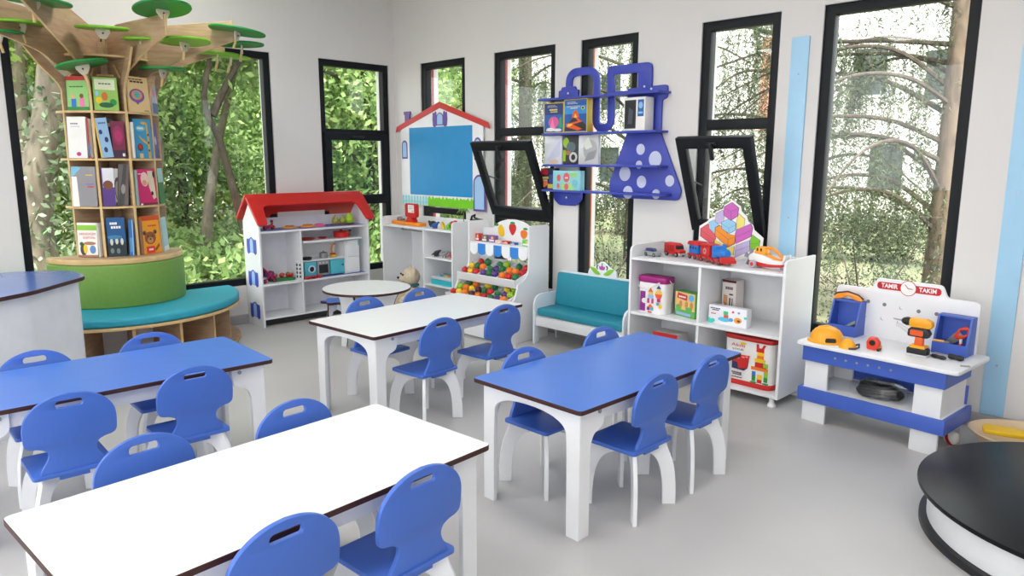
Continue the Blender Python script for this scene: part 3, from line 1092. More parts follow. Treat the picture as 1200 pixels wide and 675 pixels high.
def pipe(pts, w, rr):
    """closed outline of a flat band w wide along a rounded path"""
    c = rp_open(pts, rr)
    l, r_ = [], []
    for i, p in enumerate(c):
        a = Vector(c[max(i - 1, 0)]); b = Vector(c[min(i + 1, len(c) - 1)])
        d = (b - a).normalized()
        nrm = Vector((-d.y, d.x)) * w / 2
        l.append((p[0] + nrm.x, p[1] + nrm.y)); r_.append((p[0] - nrm.x, p[1] - nrm.y))
    return l + r_[::-1]


def rp_open(pts, r, seg=7):
    out = [pts[0]]
    for i in range(1, len(pts) - 1):
        a, b, c = Vector(pts[i - 1]), Vector(pts[i]), Vector(pts[i + 1])
        u, v = (a - b), (c - b)
        d = min(r, u.length * .5, v.length * .5)
        p0, p1 = b + u.normalized() * d, b + v.normalized() * d
        for k in range(seg + 1):
            t = k / seg
            q = p0 * (1 - t) ** 2 + b * 2 * t * (1 - t) + p1 * t * t
            out.append((q.x, q.y))
    out.append(pts[-1])
    return out


TH = .018
fl = MB()
fo = rp([(.09, 1.965), (.385, 1.972), (.43, 1.972), (.43, 1.88), (.388, 1.87), (.388, 1.64), (.575, 1.24), (.56, 1.165), (-.04, 1.165), (-.06, 1.27), (.09, 1.64)], [.0, .0, .03, .03, .02, .06, .07, .07, .07, .07, .06], 6)
fl.prism(fo, TH, G0, bev=.003)
fl.build('flask_board', SHELF_B, fs)
sp = MB()
for x, z, r in ((.222, 1.526, .04), (.351, 1.455, .058), (.212, 1.415, .03), (.087, 1.348, .055), (.239, 1.291, .045), (.48, 1.303, .04), (.12, 1.21, .048), (.369, 1.205, .036)):
    sp.prism(ell(r * .92, r, 24, x, z), .0012, XZ(-TH - .0002))
sp.build('spot', P(206, 212, 236, .4), fs)
pb = MB()
c1 = pipe([(-.48, 1.95), (-.48, 2.122), (-.203, 2.122), (-.203, 1.688), (-.06, 1.688), (-.06, 2.0)], .060, .10)
pb.prism(c1, TH + .0015, XZ(.0), bev=.003)
ring = [(-.098, 1.93), (-.098, 2.138), (.297, 2.138), (.297, 1.93)]
pb.prism(rp(ring, [0, .03, .05, 0]), TH + .003, XZ(0), holes=[rect(-.038, 1.952, .178, 2.072, .01)], bev=.003)
pb.prism(rp([(-.58, 1.93), (-.38, 1.93), (-.38, 1.99), (-.405, 1.99), (-.415, 2.015), (-.545, 2.015), (-.557, 1.99), (-.58, 1.99)], .012), TH + .0045, XZ(0), bev=.002)
pb.build('pipe_board', SHELF_B, fs)
tb = MB().prism(rp([(-.625, 1.22), (-.33, 1.22), (-.33, 1.13), (-.39, 1.085), (-.56, 1.085), (-.625, 1.13)], [0, 0, .05, .06, .06, .05]), TH, XZ(0), bev=.003)
tb.build('beaker_board', SHELF_B, fs)
scr = MB()
FSH = [(1.917, -.70, .45), (1.648, -.655, .44), (1.405, -.65, .46), (1.205, -.65, .50)]
for z, xa, xb in FSH:
    m = MB().prism(rp([(xa, 0), (xb, 0), (xb, -.15), (xa, -.15)], [0, 0, .03, .03]), .016, XY(z - .008), bev=.002)
    m.build('shelf', SHELF_B, fs)
for x, z in ((-.48, 1.965), (.24, 1.97), (.30, 1.95), (-.48, 1.15)):
    scr.cyl(.008, .003, XZ(-TH - .0042, x, z), n=12)
scr.build('screw', P(220, 220, 224, .3), fs)

# ================================================================== ROUND TABLE, STOOL, STAGE, BASIN
rt = thing('round_play_table', 'small round white table with dark edge in front of the dollhouse', 'table', (-4.68, 3.12, 0))
MB().prism(circ(.335, 56), .018, XY(.46), mi=0, side=1, bev=.0015, seg=1).build('tabletop', [WHITE_T, EDGE], rt)
for k in range(2):
    a = k * PI / 2 + .6
    u = (math.cos(a), math.sin(a), 0)
    for s in (-1, 1):
        o = [(0, .459), (0, .36)] + crom([(0, .36), (.06, .35), (.11, .30), (.15, .18), (.18, 0)], 4, False)[1:] + [(.225, 0)] + crom([(.225, 0), (.215, .2), (.22, .36), (.27, .459)], 4, False)[1:]
        MB().prism(o, .018, frame((u[0] * s, u[1] * s, 0), (0, 0, 1), (u[1] * s, -u[0] * s, 0), (-u[1] * .009 * s, u[0] * .009 * s, 0)), mi=0, side=1, bev=.001, seg=1).build('leg', [WHITE, EDGE], rt)
stl = thing('flower_stool', 'small flower shaped blue stool between the dollhouse and the round table', 'stool', (-5.17, 3.15, 0))
pet = [((.115 + .016 * math.cos(6 * t)) * math.cos(t), (.115 + .016 * math.cos(6 * t)) * math.sin(t)) for t in [2 * PI * i / 72 for i in range(72)]]
MB().prism(pet, .02, XY(.285), mi=0, side=1, bev=.002, seg=1).build('seat', [CHAIR_B, EDGE], stl)
for k in range(2):
    a = k * PI / 2 + .25
    u = (math.cos(a), math.sin(a), 0)
    for s in (-1, 1):
        o = [(0, .284), (0, .23), (.05, .215), (.075, .15), (.085, 0), (.115, 0), (.108, .15), (.10, .284)]
        MB().prism(o, .016, frame((u[0] * s, u[1] * s, 0), (0, 0, 1), (u[1] * s, -u[0] * s, 0), (-u[1] * .008 * s, u[0] * .008 * s, 0)), mi=0, side=1, bev=.001, seg=1).build('leg', [WHITE, EDGE], stl)

pod = thing('round_stage', 'low round stage with glossy black top and white rim beside the workbench', 'stage', (-.17, 3.36, 0))
stage_m = P(16, 17, 20, .3, .06, name='glossy_black_top')
stage_m.node_tree.nodes['Principled BSDF'].inputs['Specular IOR Level'].default_value = .2
MB().prism(circ(.655, 80), .018, XY(.165), bev=.003).build('stage_top', P(16, 17, 20, .3, .06, name='glossy_black_top'), pod)
MB().prism(circ(.61, 80), .150, XY(.015)).build('stage_body', P(230, 231, 234, .4), pod)
MB().prism(circ(.637, 80), .03, XY(0), bev=.004).build('base_ring', BLACK, pod)

bs = thing('plastic_basin', 'beige oval plastic basin behind the black stage', 'basin', (-.49, 4.205, 0))
MB().lathe([(0, 0), (.78, 0), (.84, .02), (.96, .095), (1.03, .108), (1.04, .114), (1.02, .118), (.95, .108), (.82, .03), (.76, .012), (0, .012)], None, n=44, sx=.345, sy=.235).build('basin_shell', P(226, 200, 166, .4, .03), bs)
# ================================================================== BOOKS AND BOXES
def art(mb, shapes, M, w, h, base=.0004):
    """flat printed shapes; x in -.5...5 of the width, y in 0..1 of the height"""
    for k, s in enumerate(shapes):
        t = base + .00025 * (k + 1)
        kind, mi = s[0], s[1]
        if kind == 'r':
            x0, y0, x1, y1 = s[2:6]
            p = rect(x0 * w, y0 * h, x1 * w, y1 * h)
        elif kind == 'e':
            x, y, rx, ry = s[2:6]
            p = ell(rx * w, ry * h, 16, x * w, y * h)
        elif kind == 'p':
            p = [(x * w, y * h) for x, y in s[2]]
        elif kind == 't':
            mb.text(s[2], s[5] * h, M @ T(s[3] * w, s[4] * h, t), mi, .0002, (s[6] * w) if len(s) > 6 else None)
            continue
        elif kind == 'l':                     # broken lines of small print
            x0, y, x1, hh = s[2:6]
            n = 4
            for i in range(n):
                a = x0 + (x1 - x0) * i / n
                mb.prism(rect(a * w, y * h, (a + (x1 - x0) / n * .8) * w, (y + hh) * h), t, M, mi=mi)
            continue
        mb.prism(p, t, M, mi=mi)


PAGES = P(236, 230, 216, .8, .05, 60)


def book(loc, rz, w, h, d, cover, label, pics=None, cols=(), lean=0.0, roll=0.0, group=None):
    t = thing('picture_book', label, 'book', loc, 0, group)
    t.rotation_euler = (R(lean), R(roll), rz)
    c = MB()
    c.b2(-w / 2, w / 2, -d / 2, -d / 2 + .002, 0, h)
    c.b2(-w / 2, w / 2, d / 2 - .002, d / 2, 0, h)
    c.b2(-w / 2, -w / 2 + .003, -d / 2, d / 2, 0, h)
    c.build('cover', cover, t)
    MB().b2(-w / 2 + .003, w / 2 - .003, -d / 2 + .002, d / 2 - .002, .003, h - .003).build('pages', PAGES, t)
    if pics:
        m = MB()
        art(m, pics, XZ(-d / 2), w, h)
        m.build('cover_picture', list(cols), t)
    return t


def slot(th, r, z, tt=0.0):
    a = R(th)
    return (TX + r * math.cos(a) - tt * math.sin(a), TY + r * math.sin(a) + tt * math.cos(a), z + .0005), a + PI / 2


A, B_, C_, D_ = -51.5, -14.5, 22, 57.5
Z1, Z2, Z3, Z4 = SZ[2] + .016, SZ[1] + .016, SZ[0] + .016, .738
BG = 'picture books on the tree bookcase'


def tb(th, r, z, tt, w, h, d, cover, label, pics=None, cols=(), spin=0, lean=-2.5, roll=0):
    half = {A: 18.5, B_: 18.5, C_: 18.0, D_: 17.5}[th]
    tn = math.tan(R(half))
    deep = d if w > .03 else 0
    inner = d / 2 if w <= .03 else d / 2 + h * math.sin(R(-lean)) + .004
    need = (abs(tt) + w / 2 + abs(h * math.sin(R(roll))) * .5 + .0135) / tn + inner
    r = min(max(r, need), .342 - d / 2 if w > .03 else .345 - d / 2)
    lim = (r - inner) * tn - .0135 - w / 2 - abs(h * math.sin(R(roll))) * .5
    tt = max(-abs(lim), min(abs(lim), tt)) if lim > 0 else 0
    l, rz = slot(th, r, z + d / 2 * math.sin(R(-lean)) + w / 2 * abs(math.sin(R(roll))) + .0008, tt)
    return book(l, rz + R(spin), w, h, d, cover, label, pics, cols, lean, roll, BG)


SK = P(224, 170, 130)
tb(A, .295, Z1, 0, .165, .235, .012, P(150, 206, 120), 'green book with a red top band on the highest tree shelf',
   [('r', 0, -.5, .88, .5, 1), ('e', 1, -.2, .40, .09, .07), ('e', 2, .18, .42, .09, .07), ('r', 3, -.3, .1, -.08, .34), ('r', 4, .08, .1, .3, .35), ('l', 5, -.35, .68, .3, .03), ('r', 6, -.5, .0, .5, .1)],
   [c_red, SK, c_brn, c_blu, c_pnk, P(70, 110, 60), c_grn])
tb(B_, .285, Z1, -.018, .155, .23, .014, P(150, 196, 90), 'green book with little animals, leaning on the highest tree shelf',
   [('r', 0, -.42, .62, .4, .94), ('e', 1, -.05, .42, .13, .13), ('e', 2, -.3, .3, .12, .1), ('e', 3, .28, .25, .14, .1), ('e', 4, .0, .16, .3, .08), ('e', 5, -.35, .5, .07, .08), ('l', 6, -.25, .78, .25, .04)],
   [P(226, 230, 196), P(206, 112, 40), c_yel, c_grn, c_dgr, c_lbl, P(90, 120, 70)], spin=3, lean=-3)
tb(C_, .30, Z1, -.002, .18, .25, .012, P(232, 200, 142), 'tan book with a purple round emblem on the highest tree shelf',
   [('e', 0, -.08, .46, .36, .2), ('e', 1, -.08, .48, .26, .14), ('e', 2, -.08, .48, .13, .09), ('l', 3, -.35, .83, .3, .05), ('l', 3, -.4, .91, .25, .03), ('p', 0, [(-.2, .3), (.05, .3), (-.08, .2)]), ('l', 4, .2, .03, .44, .02)],
   [P(120, 86, 156), P(222, 150, 100), c_cyn, P(70, 46, 40), c_brn])
tb(D_, .295, Z1, -.01, .15, .25, .014, c_lil, 'lilac book seen almost edge on, highest shelf beside the window', [('r', 0, -.5, 0, .5, .3), ('e', 1, -.1, .6, .2, .12)], [P(90, 110, 170), c_pnk])
tb(A, .305, Z2, -.018, .145, .29, .012, c_wht, 'white book with a small red heart on the second tree shelf',
   [('e', 0, 0.05, .1, .12, .05), ('l', 1, -.3, .82, .1, .03), ('l', 2, -.3, .76, .2, .012)], [c_mag, P(110, 110, 120), GREY])
tb(A, .32, Z2, .080, .014, .28, .05, P(176, 60, 50), 'dull red and blue spine beside the white heart book', [('r', 0, -.5, .05, .5, .35)], [P(90, 110, 160)], lean=0)
tb(B_, .318, Z2, -.055, .08, .28, .014, P(140, 178, 210), 'pale blue book with dark penguins leaning on the second tree shelf',
   [('e', 0, 0, .2, .15, .07), ('e', 0, .2, .45, .15, .07), ('e', 0, -.15, .65, .14, .06), ('r', 1, -.5, 0, -.38, 1), ('l', 2, -.2, .85, .4, .04)], [c_nav, P(222, 180, 70), P(70, 90, 130)], roll=-6, spin=-4)
tb(B_, .262, Z2, -.004, .08, .275, .014, P(36, 34, 48), 'near black book behind the penguin book', [('e', 0, .1, .86, .2, .05)], [P(200, 160, 150)], spin=2, roll=-3)
tb(B_, .292, Z2, .042, .088, .262, .02, c_mar, 'dark maroon and magenta book on the second tree shelf',
   [('e', 0, 0, .62, .4, .26), ('e', 1, .02, .6, .28, .16), ('r', 2, -.5, 0, .5, .22), ('r', 3, .22, .05, .4, .13)], [P(146, 24, 80), P(170, 34, 96), P(60, 22, 56), c_wht])
tb(C_, .30, Z2, .012, .15, .285, .014, P(58, 150, 196), 'blue book with a spotted giraffe neck on the second tree shelf',
   [('p', 0, [(.22, 0), (.36, 0), (.34, .5), (.3, .9), (.2, .92), (.24, .5)]), ('e', 0, .1, .9, .16, .035), ('p', 0, [(.25, .4), (-.1, .52), (-.2, .58), (-.22, .54), (-.02, .42), (.24, .34)]),
    ('e', 1, -.22, .28, .16, .1), ('e', 2, -.22, .3, .09, .06), ('r', 3, -.3, 0, -.1, .12), ('e', 4, -.12, .76, .28, .07), ('e', 1, .28, .2, .05, .03), ('e', 1, .3, .6, .05, .03), ('e', 1, .28, .4, .05, .03), ('l', 5, -.3, .74, .05, .05)],
   [P(222, 170, 60), P(96, 60, 40), c_red, c_tan, P(110, 186, 214), c_wht])
tb(C_, .32, Z2, -.083, .010, .26, .045, c_wht, 'thin white spine beside the giraffe book', lean=0)
tb(D_, .295, Z2, -.01, .14, .265, .014, P(90, 74, 160), 'purple book seen edge on, second shelf beside the window', [('e', 0, 0, .5, .2, .12)], [P(200, 190, 230)])
tb(A, .318, Z3, -.002, .185, .285, .012, P(140, 138, 142), 'grey book with a pale blue corner on the third tree shelf',
   [('p', 0, [(-.5, .72), (-.1, .96), (-.2, 1), (-.5, 1)]), ('p', 1, [(-.5, 0), (-.22, 0), (-.28, .75), (-.5, .75)]), ('r', 2, .1, .55, .42, .58), ('r', 3, .15, .48, .42, .51), ('r', 4, .1, .78, .4, .8)],
   [P(120, 186, 214), c_wht, P(120, 110, 180), c_red, c_yel])
tb(B_, .328, Z3, -.055, .08, .275, .014, P(222, 220, 226), 'white and purple book standing half out on the third tree shelf', [('r', 0, -.5, 0, .5, .5), ('e', 1, 0, .56, .4, .12), ('r', 0, -.5, .0, -.4, 1)], [P(84, 52, 130), c_brn], spin=-2)
tb(B_, .302, Z3, .004, .07, .27, .014, c_wht, 'white book with a dark arch picture on the third tree shelf', [('e', 0, .1, .45, .33, .32), ('e', 1, .1, .42, .24, .25), ('r', 2, -.2, .0, .45, .1)], [P(110, 96, 90), P(190, 176, 164), P(120, 112, 110)], spin=4)
tb(B_, .268, Z3, .034, .07, .30, .022, P(96, 90, 88), 'dark grey book leaning beside the arch book', [('p', 0, [(-.4, 0), (.1, 0), (.3, 1), (0, 1)]), ('e', 1, 0, .4, .2, .12)], [P(66, 62, 62), P(150, 140, 134)], roll=5)
tb(C_, .305, Z3, .010, .165, .265, .014, P(206, 30, 104), 'magenta book with a pale spotted animal on the third tree shelf',
   [('p', 0, [(.1, .95), (.4, .95), (.46, .2), (.3, .15), (.12, .5)]), ('e', 1, -.08, .72, .2, .2), ('e', 2, -.1, .62, .12, .08), ('e', 3, .42, .85, .06, .1), ('e', 3, .26, .32, .06, .06), ('r', 4, -.5, 0, .5, .06), ('l', 5, -.4, .86, -.15, .02), ('r', 5, -.42, .0, -.3, .05)],
   [c_crm, P(236, 200, 190), P(222, 150, 110), BLACK, P(120, 30, 50), c_wht])
tb(C_, .32, Z3, -.092, .008, .26, .04, P(150, 176, 170), 'thin grey green spine beside the magenta book', lean=0)
tb(D_, .295, Z3, -.01, .15, .27, .014, P(50, 120, 74), 'green book seen edge on, third shelf beside the window', [('r', 0, -.5, .6, .5, 1)], [P(170, 214, 220)])
tb(A, .318, Z4, -.014, .155, .25, .014, c_wht, 'white book with red title letters and a parrot on the lowest tree shelf',
   [('r', 0, -.5, .78, .5, .93), ('t', 1, 'ARKADAŞIM', .02, .67, .1, .82), ('t', 1, 'KAPTAN', .1, .56, .1, .58), ('e', 2, -.22, .22, .16, .18), ('e', 3, -.12, .24, .1, .14), ('e', 4, .25, .22, .15, .12), ('r', 5, -.5, 0, .5, .06), ('e', 6, -.3, .38, .09, .06), ('e', 5, .12, .4, .3, .05)],
   [c_lgr, c_red, P(40, 60, 60), c_yel, P(90, 140, 190), P(170, 120, 90), c_dgr])
tb(A, .32, Z4, .082, .014, .25, .05, P(196, 194, 190), 'grey white spine beside the parrot book', lean=0)
tb(B_, .30, Z4, -.028, .12, .285, .014, P(24, 86, 140), 'dark blue book with pale geese on the lowest tree shelf',
   [('r', 0, -.5, 0, .5, .36), ('e', 1, -.28, .38, .08, .09), ('e', 1, 0, .4, .08, .09), ('e', 1, .28, .38, .08, .09), ('e', 2, -.28, .15, .1, .07), ('e', 2, .05, .14, .1, .07), ('l', 3, -.3, .82, .1, .06), ('l', 3, -.25, .72, .3, .06), ('e', 4, -.1, .5, .4, .05)],
   [P(30, 50, 60), P(214, 210, 190), P(110, 130, 120), c_wht, P(60, 130, 170)])
tb(B_, .300, Z4, .066, .034, .265, .03, P(40, 110, 176), 'mid blue book beside the geese book', [('r', 0, -.3, .1, .3, .5), ('r', 1, .2, 0, .34, 1)], [P(90, 150, 190), P(170, 200, 220)], roll=2)
tb(C_, .305, Z4, .012, .165, .285, .016, P(240, 160, 30), 'orange book with a brown bear face on the lowest tree shelf',
   [('r', 0, -.5, .88, .5, 1), ('e', 1, -.04, .42, .3, .17), ('e', 1, -.32, .56, .1, .06), ('e', 1, .24, .57, .1, .06), ('e', 2, -.34, .55, .05, .05), ('e', 2, .26, .56, .05, .05), ('e', 3, -.04, .36, .16, .08), ('e', 2, -.05, .39, .05, .025), ('e', 2, -.16, .47, .03, .02), ('e', 2, .08, .47, .03, .02),
    ('r', 4, -.3, .02, .14, .2), ('p', 1, [(.16, .12), (.4, .26), (.42, .18), (.2, .06)]), ('l', 5, -.1, .72, .36, .04), ('l', 6, -.18, .09, .05, .05)],
   [P(206, 74, 20), P(140, 84, 40), P(60, 34, 24), P(196, 140, 90), P(222, 60, 40), P(224, 100, 20), c_wht])
tb(C_, .32, Z4, -.085, .010, .265, .05, P(150, 112, 84), 'brown grey spine beside the bear book', lean=0)
tb(D_, .295, Z4, -.01, .15, .26, .014, P(176, 210, 226), 'pale blue book seen edge on, lowest shelf beside the window', [('r', 0, -.5, 0, .5, .15)], [c_wht])


def carton(name, loc, rz, w, d, h, mat, label, cat, pics, cols, group=None, lean=0, side=None):
    t = thing(name, label, cat, loc, 0, group)
    t.rotation_euler = (R(lean), 0, rz)
    MB().b2(-w / 2, w / 2, -d / 2, d / 2, 0, h, bev=.002).build('box_body', mat, t)
    m = MB()
    art(m, pics, XZ(-d / 2), w, h)
    if side:
        art(m, side, frame((0, 1, 0), (0, 0, 1), (1, 0, 0), (w / 2, 0, 0)), d, h)
    m.build('printed_front', list(cols), t)
    return t


# --- boxes on the flask shelf
FX, FY = -3.37, YR - .02


def zs(i):
    return FSH[i][0] + .0085


yb_ = P(214, 186, 50)
carton('science_kit_box', (FX - .545, FY - .075, zs(1)), 0, .212, .05, .235, yb_, 'yellow bordered box with a pink crystal on the top level of the flask shelf', 'box',
       [('r', 0, -.46, .03, .46, .97), ('r', 6, -.46, .6, .46, .97), ('e', 1, 0, .36, .25, .18), ('p', 2, [(-.2, .12), (-.05, .5), (.05, .2), (.2, .1)]), ('p', 3, [(.25, .18), (.3, .5), (.38, .52), (.42, .18)]), ('e', 4, -.15, .12, .2, .06), ('e', 4, .2, .1, .2, .05),
        ('t', 4, 'NATIONAL', -.1, .90, .045, .4), ('t', 4, 'GEOGRAPHIC', -.06, .855, .045, .5), ('l', 5, -.2, .74, .2, .05), ('l', 5, -.15, .68, .2, .03), ('r', 4, -.36, .07, .05, .09)],
       [P(36, 96, 170), P(226, 90, 150), P(236, 130, 180), P(50, 160, 80), c_wht, P(226, 210, 120), P(40, 60, 120)], 'science kit boxes on the flask shelf')
carton('science_kit_box', (FX - .31, FY - .085, zs(1)), 0, .235, .06, .252, yb_, 'yellow bordered box with an erupting volcano on the top level of the flask shelf', 'box',
       [('r', 0, -.465, .03, .465, .97), ('r', 7, -.465, .55, .465, .8), ('p', 1, [(-.45, .12), (-.1, .44), (.12, .44), (.45, .22), (.45, .05), (-.45, .05)]), ('p', 2, [(-.14, .44), (-.1, .6), (0, .68), (.12, .58), (.16, .44)]), ('p', 3, [(-.06, .44), (0, .57), (.08, .44)]),
        ('p', 2, [(0, .44), (.08, .44), (.3, .32), (.1, .28), (-.1, .24), (.3, .1), (.1, .06), (-.36, .16), (-.4, .26), (-.1, .3), (.12, .34)]), ('p', 3, [(-.36, .18), (-.3, .26), (-.1, .26), (-.2, .18)]),
        ('t', 4, 'NATIONAL', -.16, .90, .045, .36), ('t', 4, 'GEOGRAPHIC', -.12, .858, .045, .45), ('t', 5, 'VOLCANO', -.08, .765, .07, .56), ('l', 4, -.2, .71, .1, .02), ('e', 5, .32, .72, .07, .05), ('e', 6, .32, .72, .05, .035)],
       [P(30, 84, 160), P(40, 32, 34), P(226, 90, 30), P(250, 190, 70), c_wht, P(240, 220, 120), P(60, 60, 50), P(50, 140, 210)], 'science kit boxes on the flask shelf')
carton('windowed_kit_box', (FX + .242, FY - .07, zs(1)), R(-3), .19, .10, .232, c_wht, 'white box with a dark window standing on the flask neck level', 'box',
       [('r', 0, -.46, .06, .08, .92), ('r', 1, -.40, .1, .02, .85), ('r', 2, .16, .42, .44, .92), ('e', 3, .3, .75, .1, .1), ('p', 4, [(-.3, .2), (-.1, .2), (-.05, .6), (-.25, .7)]), ('r', 3, .2, .5, .4, .56)],
       [P(40, 42, 50), P(26, 28, 36), P(40, 100, 180), P(140, 190, 230), P(70, 74, 90)])
for x, w, lab, pics, cols in (
        (-.565, .185, 'shiny white wrapped packet on the middle level of the flask shelf', [('e', 0, .05, .1, .25, .08), ('p', 1, [(-.4, .1), (.4, .3), (.45, .9), (.1, .6)])], [P(230, 200, 170), P(206, 210, 232)]),
        (-.385, .155, 'dark packet with a telescope lens picture on the middle level of the flask shelf', [('e', 0, -.28, .75, .2, .18), ('e', 1, .05, .6, .3, .18), ('e', 2, .2, .25, .26, .18), ('e', 3, .2, .25, .14, .1), ('e', 4, -.15, .4, .2, .08), ('p', 0, [(-.5, .1), (-.3, .1), (-.3, .5), (-.5, .5)])],
         [P(150, 190, 50), P(90, 112, 120), P(206, 206, 206), BLACK, P(170, 110, 80)]),
        (-.205, .195, 'silvery clear packet on the middle level of the flask shelf', [('e', 0, .1, .5, .35, .35), ('p', 1, [(-.3, .7), (0, .95), (.2, .6), (-.1, .5)]), ('p', 2, [(-.2, .1), (.3, .2), (.4, .5), (0, .4)])], [P(176, 176, 180), P(220, 224, 214), P(150, 150, 156)])):
    mt = {-.565: P(226, 228, 236, .15), -.385: P(54, 58, 62, .25), -.205: P(206, 207, 208, .15)}[x]
    carton('sealed_packet', (FX + x, FY - .065, zs(2)), 0, w, .03, .222, mt, lab, 'packet', pics, cols, 'packets on the flask shelf')
carton('card_game_box', (FX - .605, FY - .07, zs(3)), 0, .16, .05, .168, P(28, 36, 76), 'dark box with a red corner on the lowest level of the flask shelf', 'box',
       [('r', 0, -.48, .7, .0, .95), ('r', 1, -.4, .5, .05, .6), ('e', 2, -.25, .25, .15, .15), ('r', 1, 0, .05, .5, .26), ('r', 3, .1, .3, .45, .7), ('e', 2, -.1, .3, .1, .12), ('l', 4, -.35, .42, .0, .03)],
       [P(186, 30, 46), P(196, 170, 60), P(222, 110, 50), P(40, 60, 130), c_wht])
carton('puzzle_box', (FX - .39, FY - .09, zs(3)), 0, .285, .05, .152, P(140, 204, 212), 'pale turquoise box with red round fruit pictures on the lowest level of the flask shelf', 'box',
       [('r', 2, -.2, .0, .3, .35), ('e', 0, -.28, .62, .07, .18), ('e', 0, 0, .65, .11, .24), ('e', 0, -.3, .2, .05, .15), ('e', 0, 0, .18, .08, .17), ('e', 1, .25, .8, .12, .12), ('r', 3, -.05, .6, .06, .66), ('e', 4, .3, .35, .1, .2)],
       [P(226, 92, 96), P(150, 206, 110), P(160, 214, 140), c_wht, P(120, 190, 206)])

# --- toy shelf: boxes and buckets
SX, SY = -2.318, 4.2
bk = thing('toy_bucket', 'white toy bucket with purple lid and block figures on the upper toy shelf', 'bucket', (-2.705, 4.10, .4365), R(0))
o = rp([(-.11, -.06), (.11, -.06), (.11, .06), (-.11, .06)], .035, 5)
m = MB()
n_ = len(o)
for z0, z1, s0, s1 in ((0, .205, .93, 1.0),):
    v = [(x * s0, y * s0, z0) for x, y in o] + [(x * s1, y * s1, z1) for x, y in o]
    m.add(v, [(i, (i + 1) % n_, n_ + (i + 1) % n_, n_ + i) for i in range(n_)] + [tuple(range(n_))[::-1], tuple(range(n_, 2 * n_))])
m.build('bucket_body', P(240, 238, 240, .3), bk)
MB().prism([(x * 1.05, y * 1.05) for x, y in o], .042, XY(.205), bev=.008).build('lid', P(158, 28, 118, .35), bk)
MB().tube([(-.112, 0, .2), (-.10, -.062, .175), (-.02, -.07, .165), (.05, -.07, .205), (.11, -.03, .24), (.117, 0, .21)], .004).build('handle', P(240, 240, 240, .3), bk)
m = MB()
art(m, [('r', 0, -.42, .05, -.22, .72), ('e', 1, -.26, .4, .1, .09), ('r', 2, -.1, .62, .06, .72), ('p', 3, [(-.12, .72), (.08, .72), (-.02, .86)]), ('r', 4, -.12, .5, .08, .62), ('r', 5, -.14, .34, -.06, .5), ('r', 5, .02, .34, .1, .5), ('p', 3, [(-.14, .2), (.1, .2), (-.02, .32)]),
         ('r', 0, -.14, .1, -.04, .2), ('r', 6, .0, .1, .1, .2), ('p', 7, [(.2, .86), (.38, .86), (.29, .98)]), ('e', 8, .29, .7, .12, .14), ('e', 2, .29, .7, .07, .09), ('p', 9, [(.2, .55), (.38, .55), (.42, .68), (.16, .68)]), ('r', 5, .24, .42, .36, .54), ('r', 6, .22, .3, .3, .4), ('e', 8, .36, .28, .06, .08), ('r', 9, -.1, .02, .05, .06)],
    XZ(-.0605) @ Matrix.Rotation(0, 4, 'X'), .205, .2)
m.build('printed_front', [P(140, 40, 140), c_wht, c_tan, c_org, c_lbl, P(206, 50, 130), c_cyn, P(40, 60, 120), c_yel, P(226, 90, 40)], bk)
carton('board_game_box', (-2.472, 4.135, .4365), R(-14), .185, .075, .165, P(86, 160, 72), 'green box with tan picture and red title panel on the upper toy shelf', 'box',
       [('r', 0, -.48, .28, .48, .97), ('p', 1, [(-.4, .72), (.1, .66), (.12, .88), (-.36, .95)]), ('e', 2, .3, .8, .13, .14), ('r', 3, -.48, .03, .48, .28), ('e', 3, -.3, .35, .14, .12), ('e', 4, -.2, .5, .07, .14), ('e', 4, .08, .5, .07, .14), ('e', 4, .32, .5, .07, .14), ('r', 5, -.4, .06, .3, .16), ('l', 6, -.3, .76, .05, .06), ('e', 3, .2, .34, .16, .08)],
       [P(232, 190, 120), P(200, 60, 60), P(90, 170, 220), P(96, 176, 86), P(196, 140, 80), P(150, 170, 220), c_wht],
       side=[('r', 3, -.4, .1, .4, .9), ('r', 6, -.2, .3, .2, .4), ('r', 6, -.2, .55, .2, .65)])
carton('storybook_box', (-2.402, 4.30, .4365), R(-8), .10, .05, .245, P(60, 130, 140), 'tall teal box with a brown picture behind the green game box', 'box', [('e', 0, .1, .5, .25, .2), ('r', 1, -.5, .8, .5, .97)], [P(130, 80, 56), P(60, 110, 160)])
carton('card_box', (-2.245, 4.285, .4365), R(-8), .105, .085, .255, P(226, 218, 212), 'tall beige patterned box with dark red top behind the white block box', 'box',
       [('p', 0, [(-.4, .1), (-.1, .05), (-.05, .3), (-.35, .35)]), ('p', 0, [(-.4, .4), (-.05, .35), (-.1, .6), (-.35, .62)]), ('p', 3, [(-.3, .2), (-.1, .25), (-.15, .4), (-.3, .45)]), ('r', 1, .05, .05, .15, .55), ('r', 1, .24, .05, .3, .55), ('l', 2, -.25, .76, .3, .07), ('r', 4, -.5, .94, .5, 1), ('r', 1, .05, .62, .3, .66)],
       [P(214, 150, 100), P(70, 70, 60), P(120, 90, 110), P(170, 110, 60), P(96, 36, 40)])
